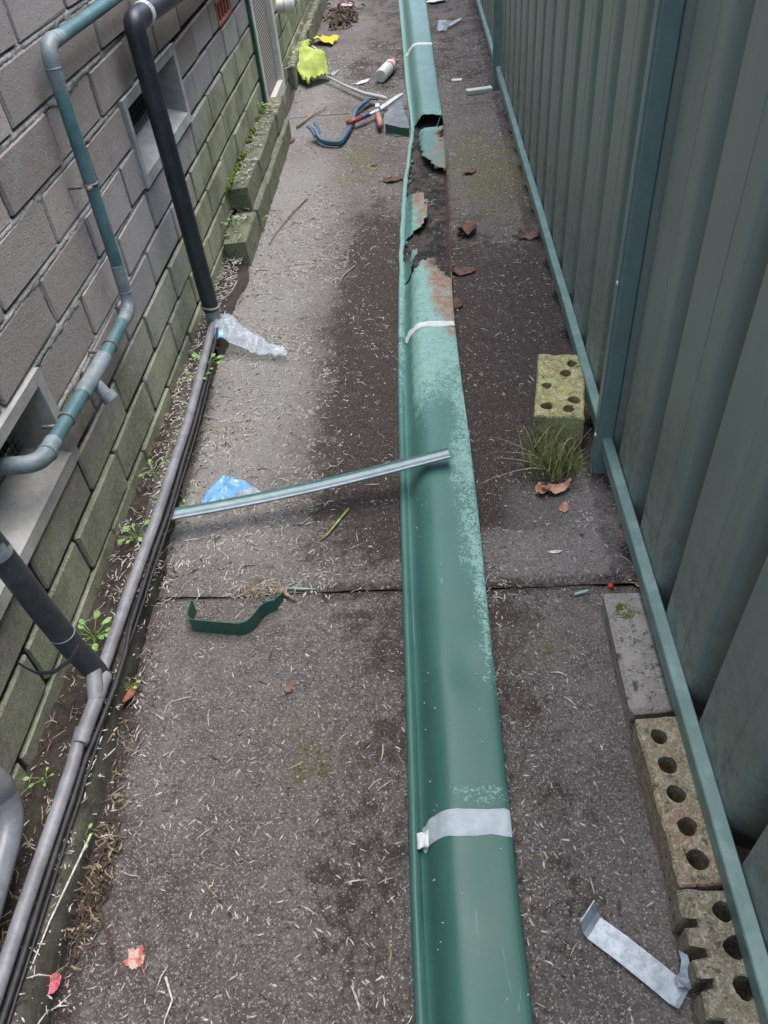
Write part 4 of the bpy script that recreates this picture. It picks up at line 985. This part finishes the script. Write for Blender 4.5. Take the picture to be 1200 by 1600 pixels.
for (x, y, s, r, sd_, lb, cu) in ((-.585, 3.255, .05, .6, 1, 'dark brown dead leaf on the path beside the brick edging', .25), (-.125, 2.77, .036, .2, 2, 'reddish brown rust flake left of the broken gutter lip', .4), (.115, 2.30, .046, 1.2, 4, 'curled brown rust flake right of the rusted gutter section', .9),
                              (.297, 2.235, .034, -.3, 6, 'brown leaf close to the fence rail past the yellow brick', .8), (.092, 2.035, .034, .1, 7, 'flat dark rust flake touching the gutter back edge', .3), (.153, 2.79, .030, .9, 11, 'ochre leaf on the mossy path right of the broken gutter', .3),
                              (.058, 1.86, .030, 1.7, 12, 'ragged rust flake half under the right gutter edge', .35), (-.20, 2.93, .012, .5, 13, 'tiny brown leaf on the mossy patch left of the break', .3), (-.262, .665, .011, 1.4, 14, 'tiny brown leaf on the near slab left of the gutter', .4)):
    leaf('rust_flake' if 'flake' in lb else 'fallen_leaf', (x, y, gh(x, y)), s, r, M['rusty'] if 'flake' in lb else M['leafbrown'], lb, 'flake' if 'flake' in lb else 'leaf', curl=cu, seed=sd_, asp=.65)
leaf('fallen_leaf', (.205, .940, gh(.2, .94)), .0115, .1, M['straw'], 'pale dry leaf on the clean slab patch beside the fence', curl=.1, seed=21, asp=.35)
leaf('fallen_leaf', (-.523, .655, .010), .020, 1.3, simple('leaf_orange', (.20, .07, .035), (.33, .13, .07), 60), 'orange brown dead leaf at the slab edge below the black strap', curl=.5, seed=22, asp=.35)

def weed(loc, n, size, label, seed, tall=0.0):
    r = random.Random(seed); o = thing('weed', loc, label, 'weed')
    lv = MB(); stm = MB()
    for k in range(n):
        a = 2 * math.pi * k / n + r.random(); ln = size * (.6 + .6 * r.random()); h = tall + ln * (.4 + .5 * r.random()); L0 = Vector(loc)
        tip = L0 + Vector((math.cos(a) * ln, math.sin(a) * ln, h)); mid = L0 + Vector((math.cos(a) * ln * .4, math.sin(a) * ln * .4, h * .75))
        stm.tube([L0, mid, tip], .0007, 4, False)
        d = (tip - mid); d.z *= .3; d.normalize(); s = d.cross(Vector((0, 0, 1))).normalized(); q = ln * .42
        P = [tip - d * q * .2, tip + d * q * .3 + s * q * .45, tip + d * q * .9 + s * q * .42, tip + d * q * 1.4 - Vector((0, 0, q * .2)), tip + d * q * .9 - s * q * .42, tip + d * q * .3 - s * q * .45, tip + d * q * .6 + Vector((0, 0, -q * .12))]
        lv.add(P, [(0, 1, 6), (1, 2, 6), (2, 3, 6), (3, 4, 6), (4, 5, 6), (5, 0, 6)])
    lv.build('leaves', M['weed'], o, smooth=True); stm.build('stems', M['weed'], o)
for (x, y, z, n, s, lb, sd_, tl) in ((-.563, 1.545, .030, 8, .030, 'leafy weed over the floor pipe below the clear wrapper', 1, .02), (-.592, .985, .030, 10, .022, 'small weed between the floor pipe and wall left of the metal strip', 2, .012),
        (-.600, .745, .030, 14, .024, 'weed clump beside the slanting black pipe end', 3, .015), (-.600, .495, .030, 5, .016, 'tiny weed above the fat grey pipe bend', 4, .012), (-.598, 1.16, .030, 6, .018, 'pale seedling at the wall foot behind the floor pipe', 5, .02),
        (-.520, 1.085, .010, 8, .013, 'tiny green weed at the left end of the metal strip', 6, .006), (-.524, .416, .008, 6, .015, 'bright green seedling at the near slab edge', 7, .01), (-.529, .668, .006, 7, .012, 'little weed at the slab edge near the orange leaf', 8, .008),
        (-.625, 3.12, .155, 10, .035, 'leafy weed on the brick edging beside the mesh door', 9, .02), (-.625, 2.43, .150, 8, .022, 'weed on the near end of the upper edging course', 10, .01), (-.612, 2.26, .085, 7, .022, 'weed on the lower edging course by the wall', 11, .01), (-.56, 2.42, .02, 6, .022, 'weed growing at the side of the edging bricks', 12, .01),
        (-.572, 1.50, .030, 7, .020, 'thin weed just in front of the leafy one over the pipe', 13, .015), (-.585, .70, .030, 7, .018, 'low weed leaning on the floor pipe above its joint', 14, .01)):
    weed((x, y, z), n, s, lb, sd_, tl)

# grass tuft by the yellow brick
gt = thing('grass_tuft', (.225, 1.165, 0), 'wiry green grass tuft in front of the yellow brick', 'grass')
r = random.Random(5); ga = MB(); gd = MB()
def blade(mb, p, a, ln, lean, wd):
    d = Vector((math.cos(a), math.sin(a), 0)); s = Vector((-d.y, d.x, 0)); k = 5; vs = []
    for i in range(k + 1):
        t = i / k; c = Vector(p) + d * (lean * ln * t ** 1.5) + Vector((0, 0, ln * t * (1 - .42 * lean * t))); w_ = wd * (1 - t * .9)
        vs += [c - s * w_, c + Vector((0, 0, 0)) + d * w_ * .6, c + s * w_]
    fs = []
    for i in range(k): b = i * 3; fs += [(b, b + 1, b + 4, b + 3), (b + 1, b + 2, b + 5, b + 4)]
    mb.add(vs, fs)
for k in range(270):
    x = .222 + r.gauss(0, .024); y = 1.165 + r.gauss(0, .022); a = r.uniform(0, 6.28)
    if x < .22 and r.random() < .3: a = r.uniform(2.2, 4.0)
    mb_ = gd if r.random() < .28 else ga
    blade(mb_, (x, y, .002), a, r.uniform(.030, .115), r.uniform(.05, .6), r.uniform(.0010, .0021))
for k in range(4): blade(gd, (.205 + r.gauss(0, .02), 1.15 + r.gauss(0, .02), .004), r.uniform(2.4, 3.9), r.uniform(.08, .15), r.uniform(1.1, 1.5), .0014)
for k in range(60): blade(ga, (.272 + r.gauss(0, .012), 1.175 + r.gauss(0, .014), .003), r.uniform(0, 6.28), r.uniform(.02, .045), r.uniform(.3, 1.0), .0010)
o = ga.build('green_blades', M['grass'], gt, smooth=True); o['kind'] = 'stuff'; o = gd.build('dry_blades', M['dryblade'], gt, smooth=True); o['kind'] = 'stuff'

def twig(pts, r0, mat, label, cat='twig', name='twig'):
    m = MB(); k = len(pts); m.tube(pts, [r0 * (1 - .6 * i / (k - 1)) for i in range(k)], 6)
    return tag(m.build(name, mat, None, smooth=True, org=pts[0]), label, cat)
twig([(-.498, .372, .006), (-.485, .335, .008), (-.460, .300, .006), (-.442, .268, .005)], .0024, M['straw3'], 'dark forked twig above the faded red leaf')
twig([(-.500, .41, .050), (-.508, .36, .052), (-.520, .30, .05), (-.528, .24, .046), (-.536, .18, .045)], .0018, M['straw'], 'long pale stem lying along the lower end of the floor cable', 'stalk', 'dry_stalk')
twig([(-.188, 1.073, .006), (-.205, 1.040, .008), (-.225, 1.005, .006), (-.242, .988, .005)], .0034, M['grass'], 'pale green grass stalk between the metal strip and gutter', 'stalk', 'grass_stalk')
twig([(-.300, .866, .006), (-.285, .852, .010), (-.270, .842, .008)], .0052, M['straw2'], 'short grey wood chip on the slab joint near the green bracket', 'chip', 'wood_chip')
twig([(-.290, .872, .006), (-.255, .868, .007), (-.235, .868, .006)], .0030, M['strip1'], 'short pale green sliver beside the wood chip', 'offcut', 'green_sliver')
twig([(-.37, .250, .005), (-.355, .225, .006), (-.36, .205, .006), (-.358, .19, .005)], .0018, M['straw'], 'pale crooked stalk at the bottom left of the path', 'stalk', 'dry_stalk')
twig([(-.43, 2.66, .006), (-.47, 2.53, .012), (-.50, 2.42, .012), (-.52, 2.31, .006)], .0032, M['straw2'], 'long curved stem on the pale litter beside the edging bricks', 'stalk', 'dry_stalk')
twig([(-.23, 2.12, .006), (-.26, 2.06, .01), (-.27, 2.0, .006)], .0028, M['straw2'], 'thin brown twig on the path left of the rusted section')
twig([(-.55, 3.42, .01), (-.50, 3.54, .012), (-.44, 3.66, .01)], .006, M['straw2'], 'brown stick on the slab in front of the mesh door', 'stick', 'stick')

# ------------------------------------------------------------------ litter and grit: uncountable
def in_gutter(x, y): return interp(GL, y) - .004 < x < interp(GR, y) + .004 and not 1.98 < y < 3.2
def solidthing(x, y): return x > .255 and (.1 < y < .81) or (x > .205 and 1.235 < y < 1.46) or x > .335
def surf(x, y):
    e = interp(EDGE, y)
    if x < e - .04 and y < 1.72: return .03
    if x < e and y < 1.72: return .050
    if x < e + .01 and y < 2.2: return .03
    return gh(x, y)
lt = MB(); r = random.Random(11)
def bit(x, y, z, a, ln, wd, mi, bend):
    d = Vector((math.cos(a), math.sin(a), 0)); s = Vector((-d.y, d.x, 0)); vs = []
    for i, t in enumerate((-.5, 0, .5)):
        c = Vector((x, y, z)) + d * ln * t + s * bend * ln * (.25 - t * t) + Vector((0, 0, .0008 + (.0022 if i == 1 else 0) * (ln > .012)))
        w_ = wd * (.5 if i != 1 else 1); vs += [c - s * w_, c + Vector((0, 0, w_)), c + s * w_]
    lt.add(vs, [(0, 1, 4, 3), (1, 2, 5, 4), (3, 4, 7, 6), (4, 5, 8, 7)], mi)
def density(x, y):
    d = .10 + .10 * sst(.9, .4, y)
    d += .85 * sst(-.20, -.42, x + .08 * fb(x, y, 3, 4)) * sst(.88, 1.1, y) * sst(2.9, 2.2, y)
    d += .55 * sst(.07, .0, x - interp(EDGE, y)) * sst(3.2, 2.4, y)
    d += .5 * (y > .84) * sst(.08, .0, abs(y - .88)) * (x < -.2)
    d += .25 * sst(.10, 0, math.hypot(x - .22, y - 1.1) - .06)
    d += .30 * sst(.07, 0, x - interp(GR, y)) * (x > interp(GR, y)) * sst(2.5, 1.5, y)
    if x < interp(EDGE, y) - .03 and y < 1.7: d *= .35
    if x > .07 and y > 1.0: d *= .55
    d *= .35 + 1.5 * sst(-.25, .45, fb(x, y, 6, 7, 3))
    return d
cnt = 0
while cnt < 9000:
    y = .12 + 4.6 * r.random() ** 1.45; x = r.uniform(-.635, .335)
    if r.random() > .7 * density(x, y) * (.33 if y < .84 else 1) or in_gutter(x, y) or solidthing(x, y): continue
    ln = r.uniform(.0045, .0120) * (1 + .12 * max(0, y - .8)) if r.random() < .90 else r.uniform(.016, .032)
    q = r.random(); mi = 0 if q < .70 else (1 if q < .86 else 2)
    bit(x, y, surf(x, y), r.uniform(0, 6.28), ln, r.uniform(.0006, .0014) * (1 + .1 * max(0, y - .8)), mi, r.uniform(-.4, .4) * (ln > .009)); cnt += 1
for k in range(620):
    y = r.uniform(.2, 1.75); x = r.uniform(-.635, -.562); q = r.random()
    bit(x, y, .026 + .012 * r.random() - .02 * sst(1.3, 1.75, y), r.uniform(0, 6.28), r.uniform(.008, .032), r.uniform(.0005, .0014), 0 if q < .18 else (1 if q < .50 else 2), r.uniform(-1, 1))
for k in range(420):   # on the edging and in the far bank
    y = r.uniform(2.2, 3.25) if r.random() < .6 else r.uniform(3.75, 5.5); x = r.uniform(-.64, -.575); z = .160 if y > 2.4 else .085
    bit(x, y, z if y < 3.3 else .15, r.uniform(0, 6.28), r.uniform(.01, .035), r.uniform(.0008, .002), r.choice((0, 0, 1, 2)), r.uniform(-1, 1))
for k in range(110): bit(-.335 + r.gauss(0, .035), .872 + r.gauss(0, .012), .004 + .006 * r.random(), r.uniform(0, 6.28), r.uniform(.012, .030), r.uniform(.0005, .001), r.choice((0, 1, 1)), r.uniform(-.6, .6))
for k in range(260): bit(-.492 + r.gauss(0, .012), .36 + r.gauss(0, .05), .003 + .008 * r.random(), r.uniform(0, 6.28), r.uniform(.006, .024), r.uniform(.0006, .002), r.choice((2, 2, 2, 1)), r.uniform(-.6, .6))
for k in range(200):
    y = r.uniform(.25, 1.7); bit(interp(EDGE, y) + abs(r.gauss(0, .016)) + .004, y, .003 + .004 * r.random(), r.uniform(0, 6.28), r.uniform(.008, .034), r.uniform(.0005, .0012), r.choice((1, 1, 2)), r.uniform(-.6, .6))
tag(lt.build('dry_litter', [M['straw'], M['straw2'], M['straw3']]), 'pale dry needles and chaff scattered over the path', 'litter', kind='stuff')
gt_ = MB(); cnt = 0
for k in range(70):
    y = r.uniform(.15, 1.9); pr_ = gprof(y); i_ = r.randrange(13, len(pr_) - 8); x, z, u_ = pr_[i_]; s_ = r.uniform(.0006, .0015); a = r.uniform(0, 6.28); c, n_ = math.cos(a) * s_ * 1.6, math.sin(a) * s_ * 1.6
    z += .0016; gt_.add([(x + c, y + n_, z), (x - n_ * .5, y + c * .5, z), (x - c, y - n_, z), (x + n_ * .5, y - c * .5, z), (x, y, z + s_ * .8)], [(0, 1, 4), (1, 2, 4), (2, 3, 4), (3, 0, 4)], 0)
while cnt < 15000:
    y = .12 + 4.6 * r.random() ** 1.6; x = r.uniform(-.63, .335)
    if in_gutter(x, y) or solidthing(x, y): continue
    gm = grime_and_shade(x, y)
    if r.random() > .55 + .5 * gm: continue
    s = r.uniform(.0006, .0019) * (1.5 if r.random() < .06 else 1) * (1 + .25 * max(0, y - 1)); z = surf(x, y)
    mi = 1 if r.random() < .35 + .35 * gm else 0
    a = r.uniform(0, 6.28); c, n_ = math.cos(a) * s, math.sin(a) * s
    gt_.add([(x + c, y + n_, z), (x - n_ * .8, y + c * .8, z), (x - c, y - n_, z), (x + n_, y - c, z), (x + c * .2, y + n_ * .2, z + s * .9)], [(0, 1, 4), (1, 2, 4), (2, 3, 4), (3, 0, 4)], mi); cnt += 1
tag(gt_.build('grit', [M['grit1'], M['grit2']]), 'fine grit and crumbs lying on the path', 'grit', kind='stuff')
db = MB()
for k in range(130):
    x = -.47 + r.gauss(0, .05); y = 5.35 + r.gauss(0, .16); z = .012 + .05 * r.random() * sst(.2, 0, math.hypot((x + .47) * 2, y - 5.35)); ln = r.uniform(.02, .06); a = r.uniform(0, 6.28)
    db.ribbon([(x - math.cos(a) * ln / 2, y - math.sin(a) * ln / 2, z), (x, y, z + .014), (x + math.cos(a) * ln / 2, y + math.sin(a) * ln / 2, z)], (math.sin(a) * .016, -math.cos(a) * .016, r.uniform(-.008, .008)), .001, r.choice((0, 0, 1)))
tag(db.build('leaf_pile', [M['straw3'], M['leafbrown']]), 'dark heap of dead leaves at the far end by the wall', 'leaves', kind='stuff')
